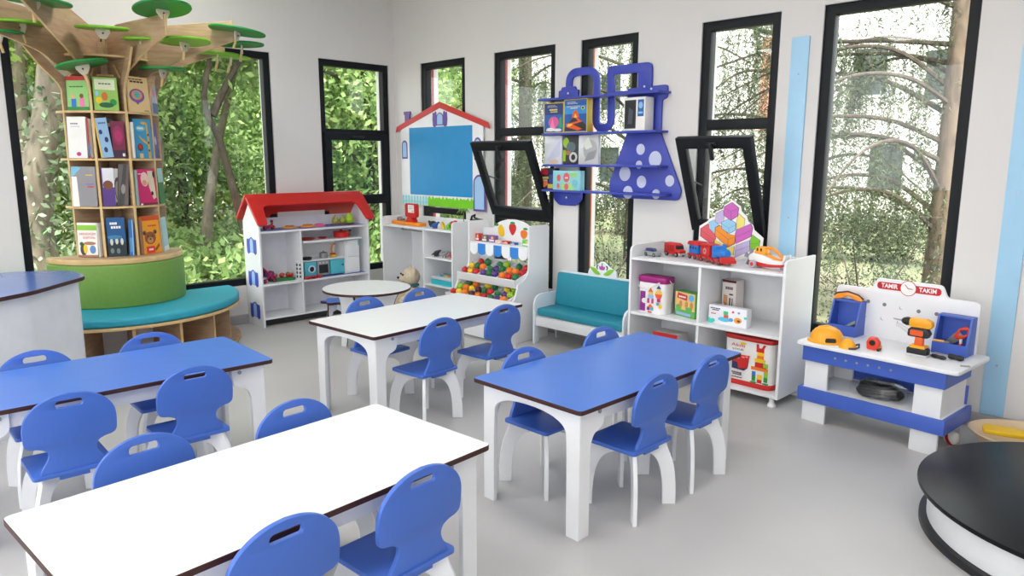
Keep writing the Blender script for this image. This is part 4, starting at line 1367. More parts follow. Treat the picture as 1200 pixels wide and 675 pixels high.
carton('block_set_box', (-2.16, 4.10, .4365), R(-3), .265, .06, .115, P(238, 238, 244, .3), 'white wide box with turquoise corner on the upper toy shelf', 'box',
       [('e', 0, -.08, .3, .16, .13), ('r', 1, -.09, .4, .03, .56), ('r', 2, -.1, .56, .02, .76), ('e', 3, .1, .34, .06, .1), ('e', 4, .28, .36, .1, .16), ('e', 5, .3, .34, .04, .06), ('p', 6, [(-.5, 0), (-.36, 0), (-.42, .2), (-.5, .3)]), ('l', 7, -.45, .82, -.18, .05), ('l', 7, -.4, .73, -.22, .05), ('l', 1, -.43, .52, -.3, .05), ('e', 1, .15, .78, .03, .06), ('e', 8, .3, .78, .03, .06), ('r', 6, .44, .5, .5, .62), ('e', 6, -.38, .16, .06, .1)],
       [P(90, 190, 220), P(226, 80, 70), P(60, 190, 120), P(90, 150, 220), P(240, 160, 50), P(60, 50, 60), P(60, 206, 190), P(60, 60, 70), P(150, 150, 190)])
t = thing('picture_card', 'thin grey card leaning on the inner side of the upper toy shelf', 'card', (-1.815, 4.19, .4365), 0)
MB().b2(-.004, .004, -.09, .09, 0, .17).build('card', P(186, 184, 180), t)
MB().b2(-.0052, -.004, -.07, .07, .03, .14).build('printed_front', P(150, 146, 140), t)
bk = thing('brick_bucket', 'large white brick bucket with red lid and base on the lowest toy shelf', 'bucket', (-2.005, 4.175, .0785), R(-2))
o = rp([(-.165, -.115), (.165, -.115), (.165, .115), (-.165, .115)], .055, 6)
n_ = len(o)
m = MB()
m.add([(x * .97, y * .97, .03) for x, y in o] + [(x, y, .285) for x, y in o], [(i, (i + 1) % n_, n_ + (i + 1) % n_, n_ + i) for i in range(n_)])
m.build('bucket_body', P(236, 234, 232, .3), bk)
MB().prism([(x * .99, y * .99) for x, y in o], .036, XY(0), bev=.008).build('base', c_red, bk)
MB().prism([(x * 1.04, y * 1.04) for x, y in o], .028, XY(.285), bev=.008).build('lid', P(190, 26, 26, .35), bk)
m = MB()
GIR = [('r', 0, .12, .06, .2, .2), ('r', 1, .12, .2, .2, .3), ('r', 2, .24, .03, .34, .12), ('r', 3, .24, .12, .34, .24), ('r', 0, .38, .08, .46, .2), ('r', 4, .38, .2, .46, .34), ('r', 5, .1, .34, .46, .42), ('r', 2, .18, .42, .42, .54), ('e', 3, .28, .6, .12, .06), ('r', 4, .36, .44, .46, .54),
       ('r', 5, .22, .64, .36, .72), ('r', 3, .22, .72, .36, .8), ('r', 2, .2, .8, .36, .9), ('p', 2, [(.2, .9), (.25, .9), (.24, .99), (.2, .99)]), ('p', 2, [(.31, .9), (.36, .9), (.4, .99), (.35, .99)]), ('e', 0, .16, .03, .07, .02), ('e', 0, .42, .04, .07, .02),
       ('p', 7, [(-.44, .36), (-.36, .28), (-.06, .26), (.02, .34), (.04, .54), (-.08, .6), (-.36, .58)]), ('p', 2, [(-.42, .48), (-.2, .45), (-.18, .3), (.02, .34), (.04, .56), (.06, .66), (-.38, .64)]), ('e', 8, -.2, .56, .04, .02), ('e', 8, -.08, .6, .04, .02), ('e', 8, .0, .62, .03, .02),
       ('t', 2, 'Akıllı', -.2, .88, .11, .3), ('t', 7, 'çocuk', -.2, .785, .09, .26), ('e', 3, -.1, .94, .06, .03), ('l', 9, -.34, .17, -.1, .025), ('l', 9, -.3, .13, -.1, .02), ('l', 9, -.34, .06, -.08, .012)]
art(m, GIR, frame((1, 0, 0), (0, -.0137, 1), (0, -1, .0), (0, -.1115 - .0014, .032)), .30, .25)
m.build('printed_front', [c_grn, c_blu, c_red, c_yel, c_lgr, c_org, c_lbl, P(36, 46, 90), P(240, 150, 150), P(110, 80, 90)], bk)
carton('red_lidded_box', (-2.62, 4.16, .0785), 0, .19, .13, .225, P(206, 200, 196), 'box with a red top on the lowest toy shelf, mostly hidden by the blue table', 'box', [('r', 0, -.5, .86, .5, 1)], [c_red])

# --- toys on top of the toy shelf
ZTOP = .8085


def wheels(root, pts, r, w, mat, hub=None):
    for x, y in pts:
        m = MB().cyl(r, w, frame((1, 0, 0), (0, 0, 1), (0, -1, 0), (x, y + w / 2, r)), n=18, bev=r * .12)
        m.cyl(r * .5, w * 1.1, frame((1, 0, 0), (0, 0, 1), (0, -1, 0), (x, y + w * .55, r)), n=12, mi=1)
        m.build('wheel', [mat, hub or GREY], root)


car = thing('toy_car', 'small grey toy car with a dark blue roof on top of the toy shelf', 'toy car', (-2.765, 4.13, ZTOP), R(-12))
bd = rp([(-.06, .008), (.058, .008), (.062, .026), (.03, .034), (-.06, .034)], .008)
MB().prism(bd, .052, XZ(.026), bev=.004).build('car_body', P(150, 156, 158, .3), car)
MB().prism(rp([(-.052, .033), (.024, .033), (.008, .054), (-.044, .054)], .006), .044, XZ(.022), bev=.004).build('roof', P(46, 54, 104, .3), car)
wheels(car, [(-.038, -.024), (.036, -.024), (-.038, .024), (.036, .024)], .013, .010, BLACK)
van = thing('toy_van', 'red toy delivery van with grey bumper on top of the toy shelf', 'toy van', (-2.665, 4.245, ZTOP), R(-16))
MB().prism(rp([(-.075, .014), (.03, .014), (.03, .09), (-.075, .09)], .006), .062, XZ(.031), bev=.004).build('cargo_box', c_red, van)
MB().prism(rp([(.028, .014), (.076, .014), (.078, .042), (.056, .05), (.044, .084), (.028, .086)], .005), .058, XZ(.029), bev=.004).build('cab', c_red, van)
m = MB().prism([(.04, .052), (.056, .052), (.046, .078), (.04, .078)], .0602, XZ(.0301))
m.b2(.0535, .0565, -.024, .024, .0535, .075)
m.build('window', P(50, 54, 60, .2), van)
MB().b2(.066, .084, -.03, .03, .012, .026, bev=.003).build('bumper', P(180, 182, 184, .3), van)
m = MB()
for i in range(4):
    m.b2(-.066 + i * .024, -.05 + i * .024, -.032, -.031, .036, .078)
m.build('side_panel', P(150, 24, 22), van)
wheels(van, [(-.048, -.03), (.048, -.03), (-.048, .03), (.048, .03)], .016, .012, BLACK)

train = thing('toy_train', 'red and blue toy train of three joined cars on top of the toy shelf', 'toy train', (-2.345, 4.155, ZTOP), R(-27))
train.scale = (1.08, 1.08, 1.08)
m = MB().b2(-.20, -.085, -.036, .036, .018, .034, mi=0, bev=.004)
m.b2(-.07, .04, -.036, .036, .018, .034, mi=0, bev=.004)
m.b2(.052, .185, -.038, .038, .014, .034, mi=0, bev=.005)
m.b2(-.09, -.065, -.006, .006, .022, .03, mi=1)
m.b2(.035, .06, -.006, .006, .022, .03, mi=1)
m.build('chassis', [c_red, BLACK], train)
m = MB().prism(rect(-.19, .034, -.095, .088, .006), .06, XZ(.03), bev=.003)
m.build('passenger_car', P(34, 120, 206, .35), train)
m = MB()
for i in range(3):
    m.prism(circ(.0085, 12, -.173 + i * .03, .069), .0615, XZ(.0308))
m.build('window', P(24, 40, 70, .3), train)
MB().prism(rp([(-.205, .086), (-.08, .086), (-.095, .108), (-.19, .108)], .006), .074, XZ(.037), bev=.004).build('car_roof', c_red, train)
m = MB().prism(rect(-.062, .034, .03, .095, .005), .062, XZ(.031), mi=0, bev=.003)
m.b2(-.07, .038, -.037, .037, .095, .107, mi=0, bev=.004)
m.prism(circ(.017, 20, -.016, .064), .064, XZ(.032), mi=1)
m.prism(circ(.008, 16, -.016, .064), .066, XZ(.033), mi=0)
m.build('freight_car', [c_red, P(196, 150, 150)], train)
m = MB().lathe([(0, -.105), (.02, -.103), (.030, -.09), (.033, -.06), (.033, 0), (0, 0)], frame((0, 1, 0), (0, 0, 1), (-1, 0, 0), (.068, 0, .064)), n=24)
m.prism(rect(.05, .034, .095, .105, .008), .056, XZ(.028), bev=.004)
m.cyl(.012, .03, T(.135, 0, .09), n=16)
m.build('engine_body', P(34, 120, 206, .35), train)
MB().prism(rp([(.15, .014), (.205, .014), (.20, .03), (.178, .05), (.15, .05)], .006), .08, XZ(.04), bev=.005).build('front_bumper', c_red, train)
wheels(train, [(-.17, -.034), (-.115, -.034), (-.045, -.034), (.015, -.034), (.08, -.036), (.14, -.036), (-.17, .034), (-.115, .034), (-.045, .034), (.015, .034), (.08, .036), (.14, .036)], .016, .01, P(70, 60, 60), c_red)

plane = thing('toy_plane', 'white toy plane with orange cabin and grey propeller on the toy shelf', 'toy plane', (-1.965, 4.14, ZTOP), R(168))
m = MB().prism(crom([(.10, .035), (.115, .06), (.09, .085), (.02, .085), (-.06, .06), (-.13, .062), (-.145, .095), (-.125, .03), (-.04, .022), (.05, .022)], 4), .052, XZ(.026), mi=0, bev=.008)
m.build('fuselage', P(238, 238, 238, .3), plane)
MB().prism(crom([(.105, .03), (.09, .045), (-.03, .034), (-.14, .04), (-.12, .022), (-.02, .012), (.06, .012)], 4), .058, XZ(.029), bev=.008).build('belly', c_red, plane)
MB().prism(rp([(-.012, .08), (.075, .084), (.062, .128), (.0, .132)], .012), .05, XZ(.025), bev=.008).build('cabin', P(246, 164, 40, .35), plane)
m = MB()
for x in (.022, .048):
    m.prism(ell(.007, .010, 12, x, .112), .052, XZ(.026))
m.build('window', P(90, 60, 30, .4), plane)
MB().tube([(-.005, 0, .126), (-.04, 0, .124), (-.085, 0, .10), (-.125, 0, .066), (-.11, 0, .058), (-.06, 0, .066), (-.01, 0, .082)], .009).build('carry_handle', P(246, 150, 40, .35), plane)
pr_ = MB()
for k in range(4):
    a = k * PI / 2 + .4
    pr_.prism(rp([(-.010, .004), (.010, .004), (.014, .05), (-.014, .05)], .006), .005, frame((0, math.cos(a), math.sin(a)), (0, -math.sin(a), math.cos(a)), (1, 0, 0), (.118, 0, .058)))
pr_.cyl(.011, .02, frame((0, 1, 0), (0, 0, 1), (1, 0, 0), (.11, 0, .058)), n=14)
pr_.build('propeller', P(150, 152, 158, .35), plane)
wheels(plane, [(.062, -.045), (.062, .045)], .024, .018, P(176, 178, 190), c_red)
wheels(plane, [(-.11, 0)], .010, .012, P(176, 178, 190), c_red)

sgn = thing('brick_sign', 'flat sign printed with a pyramid of pastel toy bricks behind the toy train', 'sign', (-2.335, 4.385, ZTOP), 0)


def ps(l):
    return [((u - 385) * .000925, (455 - v) * .00093) for u, v in l]


oo = ps([(325, 78), (385, 42), (452, 82), (460, 118), (500, 148), (512, 182), (550, 205), (562, 238), (632, 290), (626, 380), (470, 455), (160, 455), (130, 400), (135, 238), (200, 198), (208, 184), (254, 162), (260, 128), (316, 104)])
MB().prism(oo, .006, XZ(0), bev=.001, seg=1).build('board', P(242, 242, 240, .4), sgn)
m = MB()
bl = [('r', [(145, 255), (205, 215), (265, 290), (275, 320), (255, 375), (145, 310)], 0), ('g', [(550, 270), (612, 305), (608, 350), (540, 395), (535, 310)], 1), ('l', [(430, 355), (535, 310), (540, 385), (425, 445)], 2),
      ('y', [(262, 322), (370, 375), (422, 362), (420, 425), (350, 402), (260, 360)], 3), ('b', [(210, 205), (255, 185), (310, 235), (265, 290), (215, 250)], 4), ('l', [(262, 140), (320, 110), (330, 160), (330, 215), (262, 205)], 2), ('y', [(440, 130), (490, 165), (487, 225), (430, 245), (425, 190)], 3),
      ('m', [(430, 245), (535, 195), (552, 222), (545, 285), (430, 345), (420, 275)], 5), ('o', [(262, 240), (300, 220), (370, 280), (427, 285), (425, 345), (370, 374), (265, 302)], 6), ('b', [(310, 200), (370, 170), (425, 200), (425, 250), (375, 278), (315, 245)], 4), ('p', [(325, 88), (385, 55), (440, 92), (435, 150), (385, 185), (325, 150)], 5)]
for i, (_, pts, mi) in enumerate(bl):
    pp_ = ps(pts)
    cxm = (sum(x for x, y in pp_) / len(pp_), sum(y for x, y in pp_) / len(pp_))
    m.prism(pp_, .0006 + i * .0002, XZ(-.006), mi=7)
    m.prism([(cxm[0] + (x - cxm[0]) * .95, cxm[1] + (y - cxm[1]) * .95) for x, y in pp_], .0007 + i * .0002, XZ(-.006), mi=mi)
for i, (a, b, c) in enumerate([((325, 95), (382, 122), (438, 98)), ((312, 210), (372, 238), (425, 210)), ((265, 250), (372, 318), (425, 295)), ((430, 290), (440, 292), (545, 240)), ((148, 262), (255, 325), (272, 320)), ((430, 395), (440, 392), (538, 348)), ((545, 330), (580, 335), (610, 312))]):
    m.tube([(x, y, .0035) for x, y in ps([a, b, c])], .0007, mi=7, n=4, M=XZ(-.006))
m.tube([(x, y, .0035) for x, y in ps([(383, 122), (385, 182)])], .0007, mi=7, n=4, M=XZ(-.006))
m.tube([(x, y, .0035) for x, y in ps([(372, 238), (375, 276)])], .0007, mi=7, n=4, M=XZ(-.006))
m.tube([(x, y, .0035) for x, y in ps([(372, 318), (370, 372)])], .0007, mi=7, n=4, M=XZ(-.006))
m.build('brick_picture', [P(224, 92, 104), P(124, 196, 40), P(196, 182, 224), P(236, 222, 120), P(150, 206, 236), P(206, 100, 190), P(244, 150, 44), P(90, 60, 90)], sgn)

# --- market stall goods
for x, w, d, h, mt, lab in ((-.305, .05, .05, .062, P(206, 60, 60), 'small red and white toy food box on the stall awning shelf'), (-.215, .07, .05, .055, P(120, 116, 130), 'grey toy food pack on the stall awning shelf'),
                            (-.13, .08, .04, .058, P(140, 80, 150), 'purple toy food pack on the stall awning shelf'), (-.06, .075, .04, .024, P(226, 200, 196), 'flat pale pink toy packet on the stall awning shelf'),
                            (.035, .075, .04, .022, P(200, 40, 50), 'flat red toy packet on the stall awning shelf'), (.12, .06, .04, .018, P(50, 110, 200), 'flat blue toy packet on the stall awning shelf'), (.275, .10, .035, .05, P(110, 206, 90), 'light green toy packet on the stall awning shelf')):
    carton('toy_food_box', (-4.315 + x, 4.245, .7585), R(-4), w, d, h, mt, lab, 'toy food', [('r', 0, -.4, .15, .4, .4), ('e', 1, .1, .65, .2, .2)], [c_wht, P(240, 200, 120)], 'toy food boxes on the stall')
FR = {'red tomato': (c_red, (1, 1, .85)), 'yellow lemon': (c_yel, (1.1, .85, .85)), 'green pepper': (P(30, 110, 60), (.95, .95, 1.05)), 'orange': (c_org, (1, 1, 1)), 'purple aubergine': (P(84, 50, 130), (1.08, .85, .85)), 'dark cherry': (P(74, 22, 34), (1, 1, 1)),
      'red apple': (P(190, 28, 36), (1, 1, .95)), 'lime': (P(150, 190, 50), (1, 1, 1)), 'green cucumber': (P(26, 120, 62), (1.1, .7, .7))}
BINS = [(0, 0, ['red apple', 'yellow lemon', 'red tomato', 'yellow lemon', 'green pepper', 'orange', 'red apple', 'green pepper']), (0, 1, ['purple aubergine', 'green pepper', 'purple aubergine', 'green cucumber', 'purple aubergine', 'green pepper', 'green cucumber', 'lime']),
        (0, 2, ['orange', 'red tomato', 'green pepper', 'orange', 'orange', 'red apple', 'green pepper', 'red tomato']), (1, 0, ['red tomato', 'yellow lemon', 'orange', 'lime', 'orange', 'yellow lemon', 'green pepper', 'orange']),
        (1, 1, ['dark cherry', 'orange', 'red apple', 'dark cherry', 'green pepper', 'red apple', 'yellow lemon', 'green pepper']), (1, 2, ['green pepper', 'purple aubergine', 'orange', 'green cucumber', 'purple aubergine', 'lime', 'yellow lemon', 'lime'])]
rnd = random.Random(3)
bn = ['cupboard end bin', 'middle bin', 'sofa end bin']
for ti, bi, ks in BINS:
    M, x0, x1, ln = trays[ti]
    w3 = (x1 - x0) / 3
    for q, kname in enumerate(ks):
        px = x0 + w3 * (bi + (.19, .5, .81)[q % 3]) + rnd.uniform(-.002, .002) if q < 6 else x0 + w3 * (bi + (.32, .68)[q - 6])
        py = ln * (.17, .46, .76)[q // 3] + rnd.uniform(-.003, .003)
        rr = .031 + rnd.uniform(-.002, .002)
        mt, sc_ = FR[kname]
        p = Matrix.Translation((-4.315, 4.20, 0)) @ M @ Vector((px, py, .021 + rr))
        nm = {'orange': 'toy_orange'}.get(kname, 'toy_' + kname.split()[-1])
        t = thing(nm, 'plastic %s in the %s of the %s stall tray' % (kname, bn[bi], 'upper' if ti == 0 else 'lower'), 'toy fruit', tuple(p), rnd.uniform(-.2, .2), 'plastic fruit and vegetables, %s tray, %s' % ('upper' if ti == 0 else 'lower', bn[bi]))
        MB().ball(rr, s=sc_, n=18).build('fruit_body', mt, t)
        MB().tube([(0, 0, rr * sc_[2] * .9), (.003, 0, rr * sc_[2] * 1.15)], .004, n=6).build('stem', P(60, 110, 40), t)

# --- cupboard goods
UX, UY, UZ = -5.335, 4.28, .8335
reg = thing('toy_cash_register', 'red toy cash register with white card on an orange base on the cupboard top', 'toy', (UX - .19, UY - .06, UZ), R(-4))
MB().prism(rect(-.31, -.045, .17, .045, .02), .032, XY(0), bev=.006).build('base', P(240, 140, 30, .4), reg)
MB().prism(rp([(-.10, .032), (.05, .032), (.03, .06), (.03, .075), (-.06, .075), (-.06, .06)], .008), .06, XZ(.03), bev=.005).build('stand', c_red, reg)
MB().prism(rp([(-.10, .075), (.08, .075), (.08, .205), (-.10, .205)], .022), .045, XZ(.022), bev=.008).build('screen_body', c_red, reg)
m = MB()
art(m, [('r', 0, -.2, .35, .42, .9), ('l', 1, -.1, .75, .35, .04), ('l', 1, -.1, .62, .3, .04), ('r', 2, .2, .4, .36, .5)], XZ(-.023, -.01, .075), .16, .13)
m.build('label_card', [c_wht, P(120, 120, 130), P(170, 170, 180)], reg)
t = thing('toy_computer_mouse', 'round black toy at the end of the orange register base', 'toy', (UX + .095, UY - .045, UZ), 0)
MB().ball(.042, c=(0, 0, .0295), s=(1.05, .9, .68), n=20).build('shell', BLACK, t)
MB().ball(.012, c=(-.03, -.02, .05), n=12).build('button', P(70, 70, 76), t)


def dino(loc, rz, col, label, s=1.0):
    t = thing('toy_dinosaur', label, 'toy animal', loc, rz, 'toy animals on the cupboard')
    m = MB()
    m.tube([(-.05 * s, 0, .012 * s), (-.03 * s, 0, .022 * s), (0, 0, .034 * s), (.022 * s, 0, .04 * s), (.036 * s, 0, .056 * s), (.052 * s, 0, .058 * s)], [.003 * s, .008 * s, .017 * s, .015 * s, .010 * s, .007 * s], n=10)
    for x in (-.008, .016):
        for y in (-.010, .010):
            m.tube([(x * s, y * s, .03 * s), (x * s, y * 1.2 * s, 0)], [.007 * s, .006 * s], n=8)
    m.build('body', col, t)
    MB().tube([(-.02 * s, 0, .04 * s), (0, 0, .052 * s), (.02 * s, 0, .056 * s)], .003 * s, n=6).build('crest', P(60, 70, 60), t)


dino((UX + .21, UY - .12, UZ), .3, P(40, 80, 160), 'blue toy dinosaur on the cupboard top')
dino((UX + .285, UY - .085, UZ), 2.6, c_yel, 'yellow toy dinosaur on the cupboard top')
dino((UX + .335, UY - .03, UZ), .2, P(206, 40, 60), 'red toy dinosaur at the back of the cupboard top', 1.2)
dino((UX + .385, UY - .11, UZ), -.4, P(120, 206, 60), 'light green toy dinosaur at the cupboard top edge')
dino((UX + .20, UY - .10, .5755), .3, P(40, 40, 44), 'black toy animal on the cupboard middle shelf')
dino((UX + .32, UY - .11, .5755), .6, P(140, 140, 144), 'grey toy animal on the cupboard middle shelf')
dino((UX + .42, UY - .09, .5755), 1.2, P(170, 60, 60), 'reddish toy animal on the cupboard middle shelf', 1.25)
t = thing('toy_roadster', 'tiny grey toy car on the orange register base', 'toy car', (UX - .43, UY - .02, UZ + .0325), R(10))
MB().prism(rp([(-.04, .006), (.04, .006), (.042, .018), (.015, .022), (.0, .034), (-.025, .034), (-.04, .022)], .004), .032, XZ(.016), bev=.003).build('car_body', P(150, 130, 130, .35), t)
wheels(t, [(-.024, -.015), (.024, -.015), (-.024, .015), (.024, .015)], .008, .007, BLACK)
t = thing('desk_clamp', 'black hook clamped on the back edge of the cupboard beside its end panel', 'hook', (UX + .50, UY + .11, .9055), 0)
m = MB().tube([(-.05, 0, .01), (-.04, 0, .04), (.0, 0, .055), (-.01, 0, .03), (.05, 0, .016), (.10, 0, .014)], .010, n=8)
m.b2(-.06, .04, -.01, .01, 0, .016, bev=.003)
m.build('hook', BLACK, t)
t = thing('toy_palm', 'thin green toy palm on the cupboard top', 'toy plant', (UX + .40, UY + .06, UZ), 0)
MB().tube([(0, 0, 0), (.004, 0, .07), (0, 0, .16)], .004, n=8).build('stem', P(90, 110, 50), t)
m = MB()
for k in range(6):
    a = k * PI / 3
    m.tube([(0, 0, .16), (.03 * math.cos(a), .03 * math.sin(a), .175), (.06 * math.cos(a), .06 * math.sin(a), .14)], [.004, .008, .002], n=6)
m.build('fronds', P(110, 160, 60), t)
t = thing('storage_tray', 'turquoise tray with a clear lid on the cupboard bottom shelf', 'tray', (UX + .305, UY - .05, .3255), 0)
m = MB().prism(rect(-.14, -.09, .14, .09, .02), .045, XY(0), holes=[rect(-.132, -.082, .132, .082, .015)])
m.prism(rect(-.132, -.082, .132, .082, .015), .006, XY(0))
m.build('tray_body', P(50, 184, 200, .35), t)
MB().prism(rect(-.142, -.092, .142, .092, .02), .03, XY(.046), bev=.01).build('lid', P(196, 206, 214, .15), t)
m = MB()
for x, y, mi in ((.05, -.05, 0), (-.06, -.04, 1), (.0, -.03, 2), (.09, -.02, 1), (-.09, .02, 2)):
    m.box((x, y, .082), (.03, .03, .012), mi, .003)
m.build('clip', [c_yel, c_cyn, P(170, 180, 190)], t)

# teddy sitting in the open bay
ted = thing('teddy_bear', 'cream plush bear sitting on the floor of the open cupboard bay', 'plush toy', (-5.475, 4.16, .0565), R(-25))
ted.scale = (1.14, 1.14, 1.14)
m = MB()
m.ball(.085, c=(0, 0, .10), s=(1, .9, 1.15), n=20)
m.ball(.082, c=(0, -.012, .262), s=(1.05, .95, .92), n=20)
m.ball(.036, c=(0, -.085, .245), s=(1, .9, .8), n=14)
for s in (-1, 1):
    m.ball(.034, c=(s * .075, .0, .318), s=(1, .55, 1), n=14)
    m.tube([(s * .06, -.01, .16), (s * .105, -.05, .12), (s * .10, -.09, .09)], [.032, .034, .03], n=12)
    m.ball(.032, c=(s * .10, -.095, .085), n=12)
    m.tube([(s * .045, -.03, .045), (s * .07, -.10, .042), (s * .08, -.15, .045)], [.042, .04, .038], n=12)
    m.ball(.044, c=(s * .082, -.158, .05), s=(1, .7, 1.2), n=12)
bo = m.build('body', P(216, 200, 174, .95, .12, 60, bump=.6), ted)
md_ = bo.modifiers.new('fuse', 'REMESH'); md_.mode = 'VOXEL'; md_.voxel_size = .008; md_.use_smooth_shade = True
e = MB()
for s in (-1, 1):
    e.ball(.009, c=(s * .032, -.086, .285), n=10)
e.ball(.013, c=(0, -.117, .258), s=(1.2, .8, .8), n=10)
e.build('eyes_and_nose', BLACK, ted)
m = MB().tube([(.062 * math.cos(a), -.008 + .058 * math.sin(a), .192) for a in [2 * PI * i / 20 for i in range(20)]], .010, n=8, closed=True)
m.ball(.022, c=(-.03, -.078, .188), s=(1.2, .5, .8), n=10)
m.ball(.022, c=(.03, -.078, .188), s=(1.2, .5, .8), n=10)
m.build('ribbon', P(40, 120, 130), ted)

# --- dollhouse goods (lx along the shelf, ly towards the back)
def Hh(lx, ly, z):
    return (-6.02 - ly, 3.405 + lx, z)


hr = PI / 2
kt = thing('toy_kitchen', 'white toy kitchen with turquoise doors and a tall fridge inside the dollhouse', 'toy kitchen', Hh(.175, .02, .3775), hr)
MB().prism(rect(-.30, -.10, .155, .08, .004), .012, XY(.150), bev=.002).build('worktop', WHITE, kt)
m = MB().b2(-.30, .155, .07, .08, 0, .318)
m.b2(.145, .157, -.10, .08, 0, .318)
m.b2(-.30, -.292, -.1, .08, 0, .15)
m.build('frame', WHITE, kt)
w_ = MB().b2(-.275, -.155, -.095, .06, .01, .145, bev=.004).build('washer_body', P(86, 190, 206, .4), kt)
MB().prism(circ(.034, 28), .006, XZ(-.095, -.205, .078), holes=[circ(.024, 28)]).build('door_ring', P(220, 230, 236, .3), w_)
MB().prism(circ(.0245, 24), .003, XZ(-.094, -.205, .078)).build('door_glass', P(40, 46, 70, .15), w_)
m = MB().b2(-.145, -.02, -.095, .06, .01, .145, mi=0, bev=.003)
m.b2(-.13, -.035, -.097, -.094, .03, .11, mi=1)
for i in range(3):
    m.cyl(.007, .006, XZ(-.095, -.12 + i * .035, .128), n=10, mi=2)
m.build('oven', [P(150, 152, 156, .3), P(40, 40, 44, .2), P(214, 214, 214)], kt)
dd = MB().b2(-.005, .14, -.095, .06, .01, .145, bev=.004).build('cabinet_door', P(86, 190, 206, .4), kt)
MB().cyl(.008, .01, XZ(-.095, .12, .09), n=10).build('knob', P(40, 80, 130), dd)
fr = MB().b2(.16, .305, -.10, .08, 0, .318, bev=.004).build('fridge_body', WHITE, kt)
MB().b2(.17, .30, -.112, -.101, .16, .314, bev=.003).build('fridge_door', P(238, 240, 244, .3), fr)
MB().b2(.17, .30, -.112, -.101, .005, .152, bev=.003).build('fridge_door', P(238, 240, 244, .3), fr)
MB().b2(.285, .297, -.12, -.112, .26, .308, bev=.002).build('handle', P(120, 206, 210, .4), fr)
m = MB().cyl(.05, .012, XY(0), n=24)
pan = thing('toy_frying_pan', 'black toy frying pan on the toy kitchen worktop', 'toy pan', Hh(-.045, -.02, .5400), hr)
MB().lathe([(0, 0), (.042, 0), (.05, .022), (.047, .022), (.04, .004), (0, .004)], n=28).build('pan_body', BLACK, pan)
MB().tube([(.045, 0, .018), (.075, 0, .026), (.12, 0, .03)], .006, n=8).build('handle', P(200, 200, 204, .3), pan)
pot = thing('toy_steel_pot', 'small steel toy pot on the toy kitchen worktop', 'toy pot', Hh(.13, -.02, .5400), hr)
MB().lathe([(0, 0), (.036, 0), (.04, .045), (.036, .045), (.033, .005), (0, .005)], n=28).build('pot_body', METAL, pot)
MB().lathe([(.041, .046), (.03, .054), (.008, .058), (.008, .068), (0, .069)], n=24).build('lid', METAL, pot)
t = thing('toy_spatula', 'orange toy spatula standing on the toy kitchen worktop', 'toy utensil', Hh(.235, .0, .5400), hr)
m = MB().b2(-.02, .03, -.02, .02, 0, .02, mi=1, bev=.003)
m.b2(-.015, .025, -.015, .015, .02, .035, mi=2, bev=.003)
m.tube([(0, 0, .03), (-.008, 0, .075), (.005, 0, .115), (.03, 0, .118)], [.007, .009, .010, .009], n=8, mi=0)
m.build('handle', [P(226, 140, 60, .5), c_yel, c_red], t)
rp_ = thing('toy_red_pot', 'red toy pot on the small dollhouse shelf', 'toy pot', Hh(.33, -.02, .7225), hr)
MB().lathe([(0, 0), (.07, 0), (.078, .05), (.073, .05), (.066, .006), (0, .006)], n=32).build('pot_body', c_red, rp_)
MB().lathe([(.078, .051), (.05, .058), (.012, .062), (.012, .074), (0, .075)], n=28).build('lid', P(190, 30, 26, .35), rp_)
MB().tube([(.075, 0, .04), (.10, -.01, .06), (.105, .015, .055), (.076, .02, .042)], .005, n=8).build('handle', BLACK, rp_)
for lx, rr, lab in ((-.04, .075, 'wide red toy plate on the small dollhouse shelf'), (.12, .042, 'little red toy plate on the small dollhouse shelf')):
    t = solo(MB().lathe([(0, 0), (rr * .6, 0), (rr, .012), (rr, .016), (rr * .6, .005), (0, .005)], n=32), 'toy_plate', P(176, 24, 28, .35), lab, 'toy plate', Hh(lx, -.03, .7225), 0, 'red toy plates in the dollhouse')
t = thing('toy_motorbike', 'dark red toy motorbike on the top dollhouse shelf under the roof', 'toy', Hh(-.40, -.03, .8375), hr + .2)
MB().tube([(-.05, 0, .025), (-.015, 0, .03), (.02, 0, .032), (.035, 0, .055), (.025, 0, .07)], [.01, .014, .014, .010, .006], n=10).build('bike_body', P(176, 30, 50, .35), t)
MB().ball(.014, c=(.03, 0, .074), n=12).build('lamp', P(120, 30, 50), t)
wheels(t, [(-.045, 0), (.04, 0)], .02, .012, BLACK, c_red)
for lx, a_, lab, mt in ((-.20, .1, 'tan wooden toy plank plate on the top dollhouse shelf', P(222, 160, 84)), (-.02, -.12, 'orange wooden toy tray on the top dollhouse shelf', P(226, 146, 70))):
    t = thing('toy_bread_board', lab, 'toy plate', Hh(lx, -.02, .8375), hr + a_, 'toy bread boards in the dollhouse')
    MB().prism(rect(-.075, -.035, .075, .035, .03), .016, XY(0), bev=.006).build('board', mt, t)
    MB().prism(ell(.045, .02, 24), .012, XY(.016), bev=.005).build('bread', P(206, 130, 56), t)
t = solo(MB().lathe([(0, 0), (.05, .0), (.056, .012), (.03, .026), (0, .03)], n=26, sx=1.15), 'toy_cake', P(236, 120, 170, .5), 'pink toy cake on the top dollhouse shelf', 'toy food', Hh(.10, -.02, .8375), 0)
t = thing('fruit_plate', 'dark purple toy plate on the top dollhouse shelf', 'toy plate', Hh(.345, -.02, .8375), hr)
MB().prism(ell(.125, .065, 40), .012, XY(0), bev=.004).build('plate', P(92, 60, 90, .4), t)
